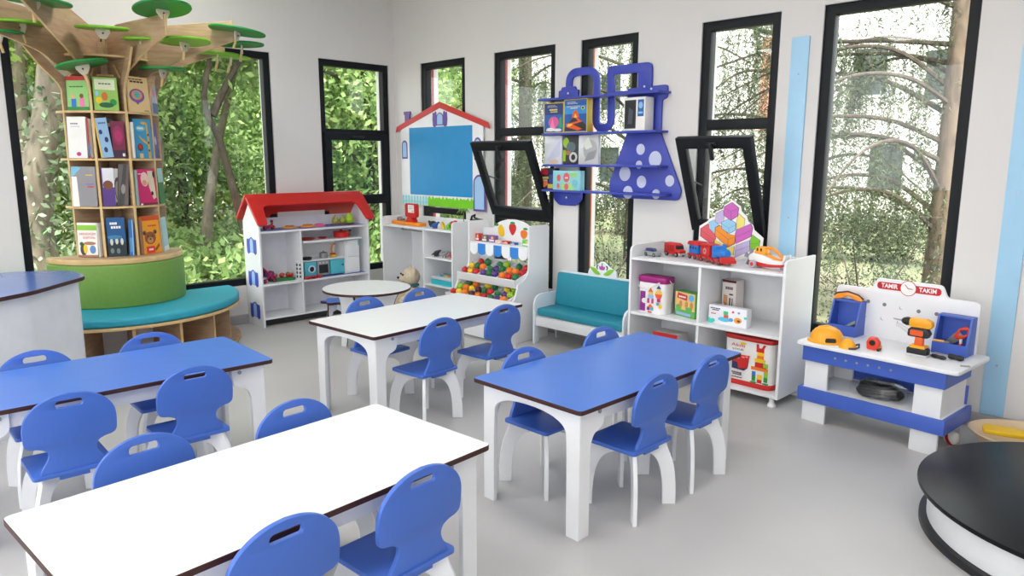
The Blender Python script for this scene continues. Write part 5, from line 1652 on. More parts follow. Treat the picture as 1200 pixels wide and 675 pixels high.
for q, (dx, dy, rr, zc, lab) in enumerate(((-.075, 0, .034, .0, 'brown green toy pear nearest the tray end of the dollhouse plate'), (.0, .0, .032, .0, 'olive toy pear in the middle of the dollhouse plate'), (.075, -.005, .044, .0, 'big bright green toy pear on the dollhouse plate'))):
    t = thing('toy_pear', lab, 'toy fruit', Hh(.345 + dx, -.02 + dy, .8497), .3 * q, 'toy pears on the dollhouse plate')
    mt = [P(150, 150, 70), P(156, 166, 70), P(160, 200, 50)][q]
    MB().lathe([(0, 0), (rr * .7, .004), (rr, rr * .8), (rr * .8, rr * 1.45), (rr * .45, rr * 1.95), (rr * .2, rr * 2.15), (0, rr * 2.2)], n=22).build('fruit_body', mt, t)
    MB().tube([(0, 0, rr * 2.15), (.005, 0, rr * 2.5)], .0035, n=6).build('stem', c_brn, t)
# left compartment
t = thing('toy_pram', 'pink and purple toy pushchair in the narrow dollhouse compartment', 'toy', Hh(-.452, -.04, .3758), hr + .12)
m = MB()
for s in (-1, 1):
    m.tube([(-.055, s * .035, .14), (.0, s * .035, .085), (.05, s * .035, .02)], .006, n=8)
    m.tube([(.03, s * .035, .09), (-.04, s * .035, .02)], .006, n=8)
m.tube([(-.055, -.035, .14), (-.055, .035, .14)], .006, n=8)
m.build('pram_frame', P(190, 30, 80, .4), t)
MB().prism(crom([(-.035, .07), (.02, .04), (.055, .06), (.05, .10), (.0, .085), (-.02, .12)], 4), .066, XZ(.033), bev=.006).build('seat', P(104, 40, 110, .5), t)
wheels(t, [(-.045, -.035), (.05, -.035), (-.045, .035), (.05, .035)], .018, .01, BLACK, c_mag)
t = thing('play_board', 'flat green toy board in the narrow dollhouse compartment', 'toy', Hh(-.297, -.01, .3755), hr)
MB().prism(rect(-.105, -.055, .105, .055, .01), .022, XY(0), bev=.004).build('board', P(40, 130, 62, .45), t)
rnd = random.Random(5)
nm_ = ['camera corner', 'front edge', 'middle', 'rear edge', 'divider corner', 'divider side', 'rear corner']
for q in range(7):
    lx, ly = -.297 + (-.08, -.05, -.01, .02, .05, .08, .078)[q], -.01 + (-.02, .025, -.02, .025, -.02, .028, -.026)[q]
    zz = .3982
    t = thing('toy_strawberry', 'red toy strawberry at the %s of the green dollhouse board' % nm_[q], 'toy fruit', Hh(lx, ly, zz), rnd.random() * 6, 'red toy fruit on the green board')
    MB().lathe([(0, 0), (.014, .008), (.023, .026), (.02, .036), (0, .04)], n=16).build('fruit_body', P(196, 36, 40, .4), t)
    MB().lathe([(.016, .037), (.006, .042), (0, .046)], n=8).build('leaf_cap', c_org if q % 3 == 0 else c_grn, t)
t = thing('toy_control_panel', 'white upright toy panel with dark dials leaning on the dollhouse divider', 'toy', Hh(-.182, -.105, .3755), hr)
MB().b2(-.010, .012, -.03, .03, 0, .17, bev=.002).build('panel', P(232, 234, 238, .4), t)
m = MB()
for i in range(4):
    m.cyl(.013, .003, frame((0, -1, 0), (0, 0, 1), (-1, 0, 0), (-.010, 0, .035 + i * .035)), n=14)
    m.b2(-.006, .008, -.0325, -.03, .025 + i * .035, .045 + i * .035)
m.build('dial', P(60, 60, 66), t)
for q, (lx, lab) in enumerate(((-.105, 'red toy dish at the divider end of the blue dollhouse liner'), (-.045, 'red toy dish in the middle of three on the blue dollhouse liner'), (.015, 'red toy dish nearest the toy fridge on the blue dollhouse liner'))):
    solo(MB().lathe([(0, 0), (.018, 0), (.032, .02), (.029, .022), (.014, .005), (0, .005)], n=22), 'toy_bowl', P(186, 30, 44, .4), lab, 'toy dish', Hh(lx, -.125, .3778), 0, 'red toy dishes in the dollhouse')

# --- workbench tools
wl = lambda x, y, z=.4625: tuple(Matrix.Translation((-1.225, 4.095, 0)) @ RZ(wa) @ Vector((x, y, z)))
YEL = P(244, 168, 30, .35)
t = thing('toy_hard_hat', 'yellow orange toy hard hat on the workbench top', 'toy helmet', (-1.520, 4.00, .4625), wa + .2)
t.scale = (.84, .84, .84)
MB().lathe([(0, .102), (.035, .099), (.068, .082), (.088, .05), (.094, .018), (.108, .006), (.108, 0), (.094, .004), (.0, .004)], n=40, sx=1.12, sy=.95).build('shell', YEL, t)
MB().prism(rp([(-.035, .0), (.035, .0), (.03, .028), (-.03, .028)], .01), .006, frame((.9, .43, 0), (0, 0, 1), (.43, -.9, 0), (.045, -.082, .014))).build('badge', P(40, 30, 26), t)
MB().tube([(-.09, 0, .055), (-.05, 0, .094), (0, 0, .106), (.05, 0, .094), (.09, 0, .055)], .007, n=8).build('ridge', YEL, t)
t = thing('toy_ear_guard', 'small yellow ear guard with dark strap beside the hard hat', 'toy', (-1.382, 3.935, .4625), wa)
t.scale = (.9, .9, .9)
MB().lathe([(0, .062), (.012, .058), (.03, .042), (.046, .012), (.05, 0), (0, 0)], n=28, sx=1.05, sy=.8).build('cup', YEL, t)
MB().tube([(.02, -.035, .006), (.05, -.02, .008), (.065, .0, .016), (.055, .02, .03), (.035, .03, .02)], .006, n=8).build('strap', P(40, 40, 70), t)
t = thing('toy_tape_measure', 'red and yellow toy tape measure on the workbench top', 'toy tool', (-1.275, 4.00, .4625), wa)
MB().prism(rp([(-.03, 0), (.03, 0), (.032, .045), (.012, .068), (-.02, .068), (-.034, .04)], .012), .034, XZ(.017), bev=.005).build('case', P(224, 64, 36, .35), t)
MB().prism(rp([(-.028, 0), (.034, 0), (.03, .026), (-.024, .026)], .006), .05, XZ(.034), bev=.005).build('base', YEL, t)
m = MB().prism(circ(.015, 20, 0, .04), .006, XZ(-.017))
m.b2(.03, .04, -.03, 0, .002, .014)
m.build('dial', BLACK, t)
gg = thing('toy_goggles', 'orange safety goggles resting on top of the tool box by the helmets', 'toy goggles', wl(-.305, .168, .6605), wa)
m = MB()
gl = [(-.082, .0), (-.06, .03), (0, .045), (.06, .03), (.082, .0), (.06, -.002), (.03, .006), (0, .022), (-.03, .006), (-.06, -.002)]
m.prism(crom(gl, 4), .02, XZ(-.012, 0, .004), bev=.004)
m.build('lens', P(246, 150, 40, .2), gg)
MB().tube([(-.085, -.02, .02), (-.06, -.034, .038), (0, -.036, .052), (.06, -.034, .038), (.085, -.02, .014)], .004, n=8).build('frame', P(50, 40, 40), gg)
t = thing('toy_pliers', 'grey toy pliers lying in the tool box by the helmets', 'toy tool', wl(-.285, .145, .4710), wa - .1)
MB().tube([(-.05, 0, .018), (0, 0, .045), (.035, 0, .07)], [.007, .011, .009], n=8).build('jaw', P(150, 156, 160, .3), t)
m = MB().tube([(0, .01, .04), (-.02, .018, .02), (-.012, .02, .006)], .008, n=8)
m.tube([(.02, -.01, .05), (.03, -.014, .03), (.026, -.014, .006)], .008, n=8)
m.build('grip', P(40, 60, 60), t)
dr = thing('toy_drill', 'yellow and orange toy power drill standing on its battery on the workbench', 'toy drill', (-1.072, 4.03, .4625), wa)
dr.scale = (.84, .84, .88)
MB().prism(rp([(-.055, .168), (.062, .168), (.075, .185), (.07, .212), (.04, .224), (-.05, .224), (-.06, .20)], .012), .05, XZ(.025), bev=.01).build('motor_housing', YEL, dr)
MB().lathe([(0, 0), (.024, 0), (.026, .02), (.018, .042), (.01, .05), (0, .05)], frame((0, 1, 0), (0, 0, 1), (-1, 0, 0), (-.055, 0, .196)) @ Matrix.Identity(4), n=20).build('chuck', BLACK, dr)
MB().tube([(-.10, 0, .196), (-.155, 0, .198)], [.006, .004], n=10).build('drill_bit', METAL, dr)
m = MB().prism(rp([(-.062, .112), (.055, .112), (.068, .14), (.05, .168), (-.045, .168), (-.062, .15)], .015), .046, XZ(.023), mi=0, bev=.008)
m.prism(rect(-.045, .122, .03, .155, .01), .05, XZ(.025), mi=1)
m.tube([(-.06, -.01, .14), (-.10, -.03, .17), (-.125, -.04, .175)], [.012, .011, .008], n=10, mi=2)
m.build('lower_body', [BLACK, P(226, 90, 30, .4), P(214, 214, 214, .3)], dr)
MB().prism(rp([(-.022, .045), (.03, .045), (.028, .12), (-.016, .12)], .012), .04, XZ(.02), bev=.008).build('grip', P(232, 98, 30, .4), dr)
m = MB().prism(rp([(-.055, .012), (.062, .012), (.062, .045), (.035, .062), (-.03, .062), (-.055, .045)], .01), .06, XZ(.03), mi=0, bev=.006)
m.prism(rect(-.04, .05, .05, .066, .006), .062, XZ(.031), mi=1)
m.prism(rect(-.06, 0, .066, .014, .006), .066, XZ(.033), mi=2, bev=.003)
m.build('battery', [BLACK, YEL, P(196, 196, 198, .3)], dr)
sw_ = thing('toy_saw', 'toy hand saw with red orange handle slanting in the tool box by the wall strip', 'toy saw', wl(.244, .165, .4950), wa)
sw_.scale = (1.02, 1, 1.08)
q75 = lambda l: [(x * .75, y * .8) for x, y in l]
hp = rp(q75([(.0, .06), (.035, .115), (.075, .132), (.105, .124), (.10, .08), (.06, .055), (.03, .045)]), .010)
MB().prism(hp, .014, XZ(.007), holes=[rp(q75([(.03, .078), (.048, .105), (.085, .110), (.082, .085), (.055, .072)]), .006)], bev=.004).build('handle', P(222, 62, 34, .4), sw_)
MB().prism(q75([(-.075, -.008), (-.04, -.012), (.075, .062), (.03, .10), (.0, .075)]), .003, XZ(.0015)).build('blade', P(160, 166, 170, .3, metal=.6), sw_)
t = thing('toy_funnel', 'small red toy nozzle in the tool box under the saw', 'toy tool', wl(.294, .126, .4715), wa)
MB().lathe([(0, 0), (.028, .0), (.03, .015), (.012, .04), (.006, .055), (0, .055)], n=20).build('nozzle_body', c_red, t)
MB().tube([(0, 0, .05), (.0, .0, .075)], .007, n=10).build('tip', P(220, 220, 220), t)
t = thing('toy_chisel', 'short toy chisel with pale wooden handle in the tool box by the wall strip', 'toy tool', wl(.20, .125, .5230), wa)
MB().tube([(-.022, -.035, .004), (.03, -.035, .006)], .007, n=10).build('handle', P(226, 170, 90), t)
MB().b2(.03, .055, -.038, -.032, .001, .009).build('blade', METAL, t)
for (x, y, a, lab) in ((-.985, 4.045, -.25, 'black handled toy screwdriver nearer the workbench front edge'), (-.915, 4.075, -.2, 'thick black handled toy screwdriver beside the tool box')):
    t = thing('toy_screwdriver', lab, 'toy tool', (x, y, .4625), wa + a, 'toy screwdrivers on the workbench')
    rr = .011 if a < -.22 else .015
    MB().lathe([(0, 0), (rr * .8, .004), (rr, .02), (rr * .75, .04), (rr, .06), (rr * .6, .075), (0, .075)], frame((0, 1, 0), (0, 0, 1), (1, 0, 0), (-.03, 0, rr)), n=16).build('handle', BLACK, t)
    MB().tube([(-.03, 0, rr), (-.10, 0, rr)], .0035, n=8).build('shaft', METAL, t)
t = thing('wire_clip', 'tiny silver wire clip at the far corner of the workbench top', 'clip', (-.845, 3.975, .4625), wa + .5)
MB().tube([(-.02, -.006, .003), (.02, -.006, .003), (.024, 0, .003), (.02, .006, .003), (-.016, .006, .003), (-.016, -.001, .003), (.012, -.001, .003)], .0022, n=6).build('wire', METAL, t)
t = thing('hose_coil', 'black ribbed hose coiled in clear film on the lower workbench shelf', 'hose', wl(-.02, -.03, .1945), wa)
m = MB()
for k in range(5):
    cv = [((.11 + .008 * math.sin(3 * a + k)) * math.cos(a) * (1.0 - .06 * k), (.075 + .006 * math.sin(2 * a + k)) * math.sin(a) * (1 - .1 * k), .020 + .011 * k + .004 * math.sin(4 * a + k)) for a in [2 * PI * i / 40 for i in range(40)]]
    m.tube(cv, [.011 + .002 * (i % 2) for i in range(40)], n=8, closed=True)
m.build('coil', P(20, 20, 22, .3), t)
fm = bpy.data.materials.new('clear_film')
fm.use_nodes = True
ft = fm.node_tree
ft.nodes.clear()
fo_ = ft.nodes.new('ShaderNodeOutputMaterial'); fx_ = ft.nodes.new('ShaderNodeMixShader'); fx_.inputs['Fac'].default_value = .12
ft.links.new(ft.nodes.new('ShaderNodeBsdfTransparent').outputs[0], fx_.inputs[1])
fg_ = ft.nodes.new('ShaderNodeBsdfGlossy'); fg_.inputs['Roughness'].default_value = .15
ft.links.new(fg_.outputs[0], fx_.inputs[2]); ft.links.new(fx_.outputs[0], fo_.inputs['Surface'])
m = MB()
rows_ = []
for j in range(5):
    rj = (1.12, 1.16, 1.1, .75, .0)[j]; zj = (.0, .03, .07, .085, .088)[j]
    rows_.append((rj * .13, zj))
m.lathe(rows_, n=36, sy=.72)
for i, v in enumerate(m.v):
    m.v[i] = (v[0] * (1 + .05 * math.sin(i * 1.7)), v[1] * (1 + .05 * math.cos(i * 2.3)), v[2])
m.build('film_bag', fm, t)

# --- basin contents and ball
t = thing('sand_spade', 'long yellow plastic spade lying in the beige basin', 'toy spade', (-.51, 4.175, .096), R(12))
MB().prism(crom([(-.26, -.03), (-.22, -.045), (-.10, -.04), (-.07, -.012), (-.07, .012), (-.10, .04), (-.22, .045), (-.26, .03)], 4), .022, T(0, 0, .025) @ RX(.1), bev=.006).build('blade', P(236, 190, 20, .4), t)
MB().tube([(-.09, 0, .036), (.05, 0, .04), (.16, 0, .05)], [.02, .014, .012], n=12).build('handle', P(236, 186, 20, .4), t)
MB().tube([(.16, -.035, .05), (.175, 0, .052), (.16, .035, .05)], .012, n=10).build('grip', P(150, 180, 40, .4), t)
t = thing('sand_mould', 'turquoise plastic sand mould in the beige basin', 'toy', (-.47, 4.08, .055), R(10))
MB().lathe([(0, 0), (.07, 0), (.085, .05), (.08, .055), (.066, .006), (0, .006)], n=30, sx=1.3, sy=.7).build('mould_cup', P(70, 190, 200, .4), t)
MB().tube([(.10, 0, .05), (.14, 0, .055), (.16, .0, .052)], .01, n=10).build('handle', P(70, 190, 200, .4), t)
t = thing('play_ball', 'small white and red ball on the floor between workbench and black stage', 'ball', (-.90, 4.135, 0), 0)
MB().ball(.038, c=(0, 0, .038), n=24).build('ball_body', P(226, 224, 220, .4), t)
MB().lathe([(.0386 * math.cos(a), .0386 * math.sin(a)) for a in [R(-14 + 4 * i) for i in range(8)]], T(0, 0, .038) @ RY(R(65)) @ RX(R(20)), n=28).build('stripe', c_red, t)
# ================================================================== OUTSIDE
gm_ = bpy.data.materials.new('garden_ground')
gm_.use_nodes = True
nt = gm_.node_tree
bsd = nt.nodes['Principled BSDF']
tc = nt.nodes.new('ShaderNodeTexCoord')
nz = nt.nodes.new('ShaderNodeTexNoise'); nz.inputs['Scale'].default_value = .35; nz.inputs['Detail'].default_value = 8
rpn = nt.nodes.new('ShaderNodeValToRGB')
rpn.color_ramp.elements[0].position = .38; rpn.color_ramp.elements[1].position = .62
rpn.color_ramp.elements[0].color = [lin(v) for v in (84, 92, 60)] + [1]
rpn.color_ramp.elements[1].color = [lin(v) for v in (126, 118, 98)] + [1]
nt.links.new(tc.outputs['Object'], nz.inputs['Vector']); nt.links.new(nz.outputs['Fac'], rpn.inputs['Fac']); nt.links.new(rpn.outputs['Color'], bsd.inputs['Base Color'])
bsd.inputs['Roughness'].default_value = .95
GZ = -.3
struct(MB().b2(-60, 40, -40, 60, GZ - .2, GZ), 'ground', gm_)

rng = np.random.default_rng(11)
LEAF1 = leaf_mat('bright_green_leaves', (112, 146, 76), (196, 216, 140))  # bright green leaf colour, tone varies from leaf to leaf
LEAF2 = leaf_mat('deep_leaves', (104, 136, 78), (182, 204, 138))
IVY = leaf_mat('ivy_leaves', (60, 88, 48), (190, 204, 176), .2)
NEED = leaf_mat('conifer_needles', (52, 62, 46), (112, 122, 94), .25)
BARK = wood_mat('grey_bark', (96, 86, 74), (150, 138, 122), .9, (3, 3, 1))
BARKD = wood_mat('dark_bark', (56, 48, 42), (92, 80, 70), .9, (3, 3, 1))
BARKP = wood_mat('pale_bark', (84, 70, 58), (126, 108, 92), .9, (4, 4, 1.5))


def leaves(mb, pts, size, flat=0.5):
    """diamond leaves at numpy points"""
    n = len(pts)
    d = rng.normal(size=(n, 3)); d /= np.linalg.norm(d, axis=1)[:, None]
    e = rng.normal(size=(n, 3)); e[:, 2] *= flat
    e -= d * (e * d).sum(1)[:, None]; e /= np.linalg.norm(e, axis=1)[:, None]
    s = (size * (0.6 + 0.8 * rng.random(n)))[:, None]
    a, b, c_, q = pts - d * s, pts + e * s * .5, pts + d * s, pts - e * s * .5
    v = np.stack([a, b, c_, q], 1).reshape(-1, 3)
    o = len(mb.v)
    mb.v += [tuple(x) for x in v.tolist()]
    mb.f += [[o + 4 * i, o + 4 * i + 1, o + 4 * i + 2, o + 4 * i + 3] for i in range(n)]
    mb.mi += [0] * n


def blob(center, rad, nclus, per, spread):
    u = rng.normal(size=(nclus, 3)); u /= np.linalg.norm(u, axis=1)[:, None]
    rr = rng.random(nclus) ** .45
    cc = np.array(center) + u * rr[:, None] * np.array(rad)
    p = cc[:, None, :] + rng.normal(size=(nclus, per, 3)) * spread
    return p.reshape(-1, 3)


def broad_tree(name, label, base, path, r0, crown, ncl, per, size, leafm, bark, boughs=(), group='leafy trees outside the left windows', spread=.3):
    t = thing(name, label, 'tree', base, 0, group)
    m = MB()
    n = len(path)
    m.tube(crom(path, 4, False), [r0 * (1 - .55 * i / (4 * (n - 1))) for i in range(4 * (n - 1) + 1)], n=10)
    m.build('trunk', bark, t)
    for b in boughs:
        MB().tube(crom(b[1], 4, False), [b[0] * (1 - .7 * i / (4 * (len(b[1]) - 1))) for i in range(4 * (len(b[1]) - 1) + 1)], n=7).build('bough', bark, t)
    f = MB()
    for c_, rad, w in crown:
        leaves(f, blob(c_, rad, int(ncl * w), per * 2, spread * 1.05), size * .62)
    f.build('foliage', leafm, t)
    return t


# --- beyond the long window behind the tree bookcase
broad_tree('ivy_tree', 'thick leaning tree trunk with pale ivy close outside the tree bookcase window', (-9.6, 1.98, GZ),
           [(0, .15, 0), (.0, .0, 1.0), (.05, .28, 2.2), (.1, .42, 3.4), (.2, .5, 5)], .24, [((0, .4, 5.0), (1.8, 1.6, 1.0), 1)], 50, 60, .11, LEAF1, BARK)
t = [o for o in C.objects if o.name.startswith('ivy_tree')][0]
f = MB()
pts = []
for i in range(1500):
    z = rng.random() * 2.6
    a = rng.random() * 2 * PI
    pts.append((.30 * math.cos(a) + .0, .30 * math.sin(a) + .12 * z * (z > 1) + .16, z))
leaves(f, np.array(pts) + rng.normal(size=(1500, 3)) * .07, .05)
f.build('ivy', IVY, t)
broad_tree('forked_tree', 'slim forked tree outside the long window, left of the tree bookcase', (-12.5, 2.55, GZ),
           [(0, 0, 0), (0, .02, 1.6), (0, .08, 2.9), (0, .35, 4.2)], .15, [((0, .3, 4.6), (2.6, 2.6, 2.2), 1)], 130, 60, .12, LEAF1, BARK,
           [(.09, [(0, .05, 2.6), (0, -.25, 3.4), (0, -.55, 4.6)]), (.06, [(0, .2, 3.5), (.2, .7, 4.1), (.3, 1.2, 4.6)])])
broad_tree('slanted_tree', 'tree with a bare limb slanting across the window behind the green leaf discs', (-11.2, 5.3, GZ),
           [(0, 0, 0), (0, -.18, 1.0), (0, -.4, 2.0), (0, -.6, 2.7), (0, -.2, 4)], .075, [((-.5, 0, 4.6), (2.2, 2.0, 1.5), 1)], 110, 60, .11, LEAF1, BARKD,
           [(.07, [(0, -.5, 2.4), (0, -.05, 3.2), (0, .55, 4.1)])])
broad_tree('leaning_tree', 'pair of leaning bare stems behind the red roofed dollhouse', (-12.6, 5.1, GZ),
           [(0, 0, 0), (0, .15, 1.0), (0, .4, 2.1), (0, .8, 3.4)], .11, [((-.6, .4, 4.4), (2.4, 2.2, 1.4), 1)], 110, 60, .12, LEAF2, BARK,
           [(.065, [(.1, -.75, 0), (.1, -.85, .9), (.1, -.6, 2.0), (.1, -1.1, 3.2)])])
k = 0
for (x, y, z, rad, w, lm, lab, nm) in (
        (-15.5, 3.1, 2.4, (1.6, 2.0, 2.4), 1.2, LEAF1, 'bright bushy tree far outside the long window', 'bushy_tree'),
        (-17.5, 6.6, 2.6, (1.6, 2.6, 2.6), 1.5, LEAF2, 'deeper green bushy tree between the leaning stems', 'bushy_tree'),
        (-19, 10.4, 2.8, (1.8, 2.6, 2.8), 1.5, LEAF1, 'bright bushy tree seen through the window by the corner', 'bushy_tree'),
        (-22, 14.5, 3.2, (2, 3.2, 3.2), 1.6, LEAF2, 'tall hazy tree far beyond the corner window', 'bushy_tree'),
        (-23, 4.8, 3.4, (2, 3.4, 3.2), 1.8, LEAF2, 'hazy tree farthest from the long window', 'bushy_tree'),
        (-24, 10.0, 3.2, (2, 3.4, 3.0), 1.8, LEAF1, 'pale tree farthest behind the bright bushes', 'bushy_tree')):
    broad_tree(nm, lab, (x, y, GZ), [(0, 0, 0), (0, .1, 1), (.05, 0, 2.4), (0, .1, z + 1)], .13, [((0, 0, z), rad, w)], 130, 55, .125, lm, BARKD, spread=.32)
broad_tree('corner_tree', 'broad leafed tree right outside the window by the corner', (-10.8, 7.3, GZ),
           [(0, 0, 0), (0, .1, 1.5), (0, .0, 3), (0, .2, 5)], .13, [((0, .1, 2.9), (1.3, 1.7, 1.3), 1), ((-.4, 0, .9), (.9, 1.5, .8), .6)], 90, 60, .10, LEAF2, BARKD,
           [(.05, [(0, .0, 2.6), (.3, -.6, 3.0), (.4, -1.4, 3.2)]), (.05, [(0, .0, 1.6), (.3, -.7, 1.9), (.4, -1.5, 2.0)])])
broad_tree('roadside_tree', 'leafy tree seen through the small window above the house board', (-13.5, 11.0, GZ),
           [(0, 0, 0), (0, .1, 1.5), (0, .0, 3), (0, .2, 5)], .14, [((0, .1, 3.2), (1.8, 1.8, 1.8), 1), ((0, 0, 1.0), (1.4, 1.4, 1.2), .6)], 120, 60, .11, LEAF1, BARKD)
# low undergrowth
ug = MB()
for i in range(46):
    x = -9 - 9 * rng.random(); y = 1.5 + 8 * rng.random() * (-x / 12)
    leaves(ug, blob((x, y, GZ + .25), (.6, .6, .25), 8, 30, .12), .07)
o = ug.build('undergrowth', LEAF2)
o['kind'] = 'stuff'; o['label'] = 'low green undergrowth on the ground outside the long window'; o['category'] = 'undergrowth'


# --- weeping conifers beyond the other wall
def conifer(label, base, r0, hgt, boughs, bark, dens=1.0, name='weeping_conifer'):
    t = thing(name, label, 'tree', (*base, GZ), 0, 'weeping conifers outside the tall windows')
    MB().tube(crom([(0, 0, 0), (.02, 0, hgt * .33), (-.02, .02, hgt * .66), (0, 0, hgt)], 4, False), [r0 * (1 - .4 * i / 12) for i in range(13)], n=14).build('trunk', bark, t)
    br, f = MB(), MB()
    for (z, az, ln, rise) in boughs:
        a = R(az)
        u = np.array([math.cos(a), math.sin(a), 0])
        pts = [np.array([0, 0, z]), u * ln * .3 + np.array([0, 0, z + rise]), u * ln * .65 + np.array([0, 0, z + rise * .9]), u * ln + np.array([0, 0, z - .15])]
        cv = crom([tuple(p) for p in pts], 6, False)
        br.tube(cv, [.03 * (1 - .75 * i / (len(cv) - 1)) for i in range(len(cv))], n=6)
        P_ = np.array(cv)
        ns = int(ln * 27 * dens)
        for s in range(ns):
            q = rng.random() ** .8
            i = min(int(q * (len(P_) - 1)), len(P_) - 2)
            p0 = P_[i] + (P_[i + 1] - P_[i]) * rng.random() + rng.normal(size=3) * np.array([.06, .06, .02])
            L = .35 + .9 * rng.random()
            k = int(L / .026)
            sway = rng.normal(size=2) * .10
            tt = np.linspace(0, 1, k)
            st_ = np.stack([p0[0] + sway[0] * tt ** 1.5, p0[1] + sway[1] * tt ** 1.5, p0[2] - L * tt], 1)
            st_ = np.repeat(st_, 2, 0) + rng.normal(size=(2 * k, 3)) * .014
            n = len(st_)
            d = rng.normal(size=(n, 3)) * np.array([1, 1, .5]) + np.array([0, 0, -.9]); d /= np.linalg.norm(d, axis=1)[:, None]
            e = rng.normal(size=(n, 3)); e -= d * (e * d).sum(1)[:, None]; e /= np.linalg.norm(e, axis=1)[:, None]
            sz = .034 * (.6 + .8 * rng.random(n))[:, None]
            v = np.stack([st_ - e * sz * .16, st_ + d * sz * 1.2 - e * sz * .05, st_ + d * sz * 1.3 + e * sz * .05, st_ + e * sz * .16], 1).reshape(-1, 3)
            o = len(f.v)
            f.v += [tuple(x) for x in v.tolist()]
            f.f += [[o + 4 * i, o + 4 * i + 1, o + 4 * i + 2, o + 4 * i + 3] for i in range(n)]
            f.mi += [0] * n
    br.build('branch', BARKD, t)
    f.build('foliage', NEED, t)
    return t


conifer('weeping conifer with a pale straight trunk behind the toy workbench window', (-2.27, 9.0), .165, 7.5,
        [(.9, 232, 2.2, .5), (1.3, 248, 2.0, .6), (1.0, 190, 2.4, .4), (1.7, 228, 2.6, .3), (2.3, 240, 2.2, .3), (1.1, 205, 2.0, .45), (1.5, 170, 2.6, .5), (1.9, 215, 2.4, .3), (2.2, 185, 3.0, .5), (2.45, 200, 2.2, .5), (2.75, 178, 2.8, .2), (2.95, 190, 3.0, .12), (3.3, 206, 2.6, .3),
         (3.6, 182, 3.2, .3), (4.0, 196, 3.0, .3), (4.4, 210, 2.6, .3), (2.6, 150, 2.0, .3), (3.4, 160, 2.2, .4)], BARKP, .62)
conifer('weeping conifer outside the tilted window above the brick pyramid sign', (-4.6, 10.6), .15, 7.5,
        [(1.0, 180, 1.6, .3), (1.3, 240, 2.2, .3), (1.7, 300, 2.2, .4), (2.1, 200, 2.4, .3), (2.5, 260, 2.4, .4), (2.9, 310, 2.4, .3), (3.3, 220, 2.6, .3), (3.7, 280, 2.6, .3), (4.1, 190, 2.6, .3), (4.5, 250, 2.6, .3), (1.5, 340, 2.0, .3), (3.0, 350, 2.2, .3)], BARKD, 1.05)
conifer('weeping conifer outside the tall window behind the flask shelf', (-7.4, 10.4), .15, 7.5,
        [(.9, 200, 1.8, .4), (1.2, 250, 2.2, .5), (1.6, 310, 2.2, .5), (2.0, 220, 2.4, .4), (2.4, 270, 2.4, .4), (2.8, 330, 2.4, .3), (3.2, 210, 2.6, .3), (3.6, 290, 2.6, .3), (4.0, 240, 2.6, .3), (4.4, 200, 2.6, .3), (2.2, 10, 2.0, .3), (3.2, 0, 2.2, .3)], BARKD, 1.05)
conifer('weeping conifer outside the tilted window beside the house board', (-10.2, 10.6), .16, 7.5,
        [(.9, 200, 1.8, .4), (1.2, 250, 2.2, .4), (1.6, 310, 2.2, .4), (2.0, 220, 2.4, .4), (2.4, 270, 2.4, .4), (2.8, 330, 2.4, .3), (3.2, 210, 2.6, .3), (3.6, 290, 2.6, .3), (4.0, 240, 2.6, .3), (4.4, 310, 2.6, .3), (2.2, 10, 2.0, .3), (3.2, 0, 2.2, .3)], BARKD, 1.15)

# --- shrubs at the foot of the conifers
for x, y, w_, h_, lab in ((-1.9, 13.2, 1.3, 1.5, 'dark shrub low behind the toy workbench window'), (-4.4, 13.6, 1.4, 1.4, 'dark shrub low behind the toy shelf'), (-7.2, 13.8, 1.5, 1.5, 'dark shrub low behind the teal sofa'), (-10.4, 14.0, 1.6, 1.6, 'dark shrub low behind the market stall'), (-14.0, 14.4, 1.8, 1.8, 'dark shrub low behind the play cupboard')):
    t = thing('garden_shrub', lab, 'shrub', (x, y, GZ), 0, 'shrubs below the conifers')
    MB().tube([(0, 0, 0), (.03, 0, .5), (0, .02, .9)], .04, n=8).build('stem', BARKD, t)
    f = MB()
    leaves(f, blob((0, 0, h_ * .35), (w_, .6, h_ * .35), 60, 90, .14), .035)
    f.build('foliage', NEED, t)

for x, y, w_, h_, lab in ((-1.35, 6.9, .55, 1.05, 'loose low shrub close behind the workbench board'), (-2.35, 7.0, .6, .95, 'loose low shrub close outside the biggest window'), (-3.6, 7.1, .6, .9, 'loose low shrub close behind the toy shelf'), (-5.3, 7.0, .6, .9, 'loose low shrub close behind the teal sofa'), (-6.7, 7.1, .7, .95, 'loose low shrub close behind the market stall')):
    t = thing('garden_shrub', lab, 'shrub', (x, y, GZ), 0, 'shrubs below the conifers')
    br = MB()
    for q in range(9):
        a = 2 * PI * q / 9 + x
        br.tube(crom([(0, 0, 0), (.15 * math.cos(a), .1 * math.sin(a), h_ * .5), (w_ * .7 * math.cos(a), .3 * math.sin(a), h_ * (.8 + .3 * math.sin(3 * a)))], 4, False), [.014 - .0012 * i for i in range(9)], n=6)
    br.build('branch', BARKD, t)
    f = MB()
    leaves(f, blob((0, 0, h_ * .5), (w_, .35, h_ * .5), 40, 60, .11), .017)
    f.build('foliage', NEED, t)

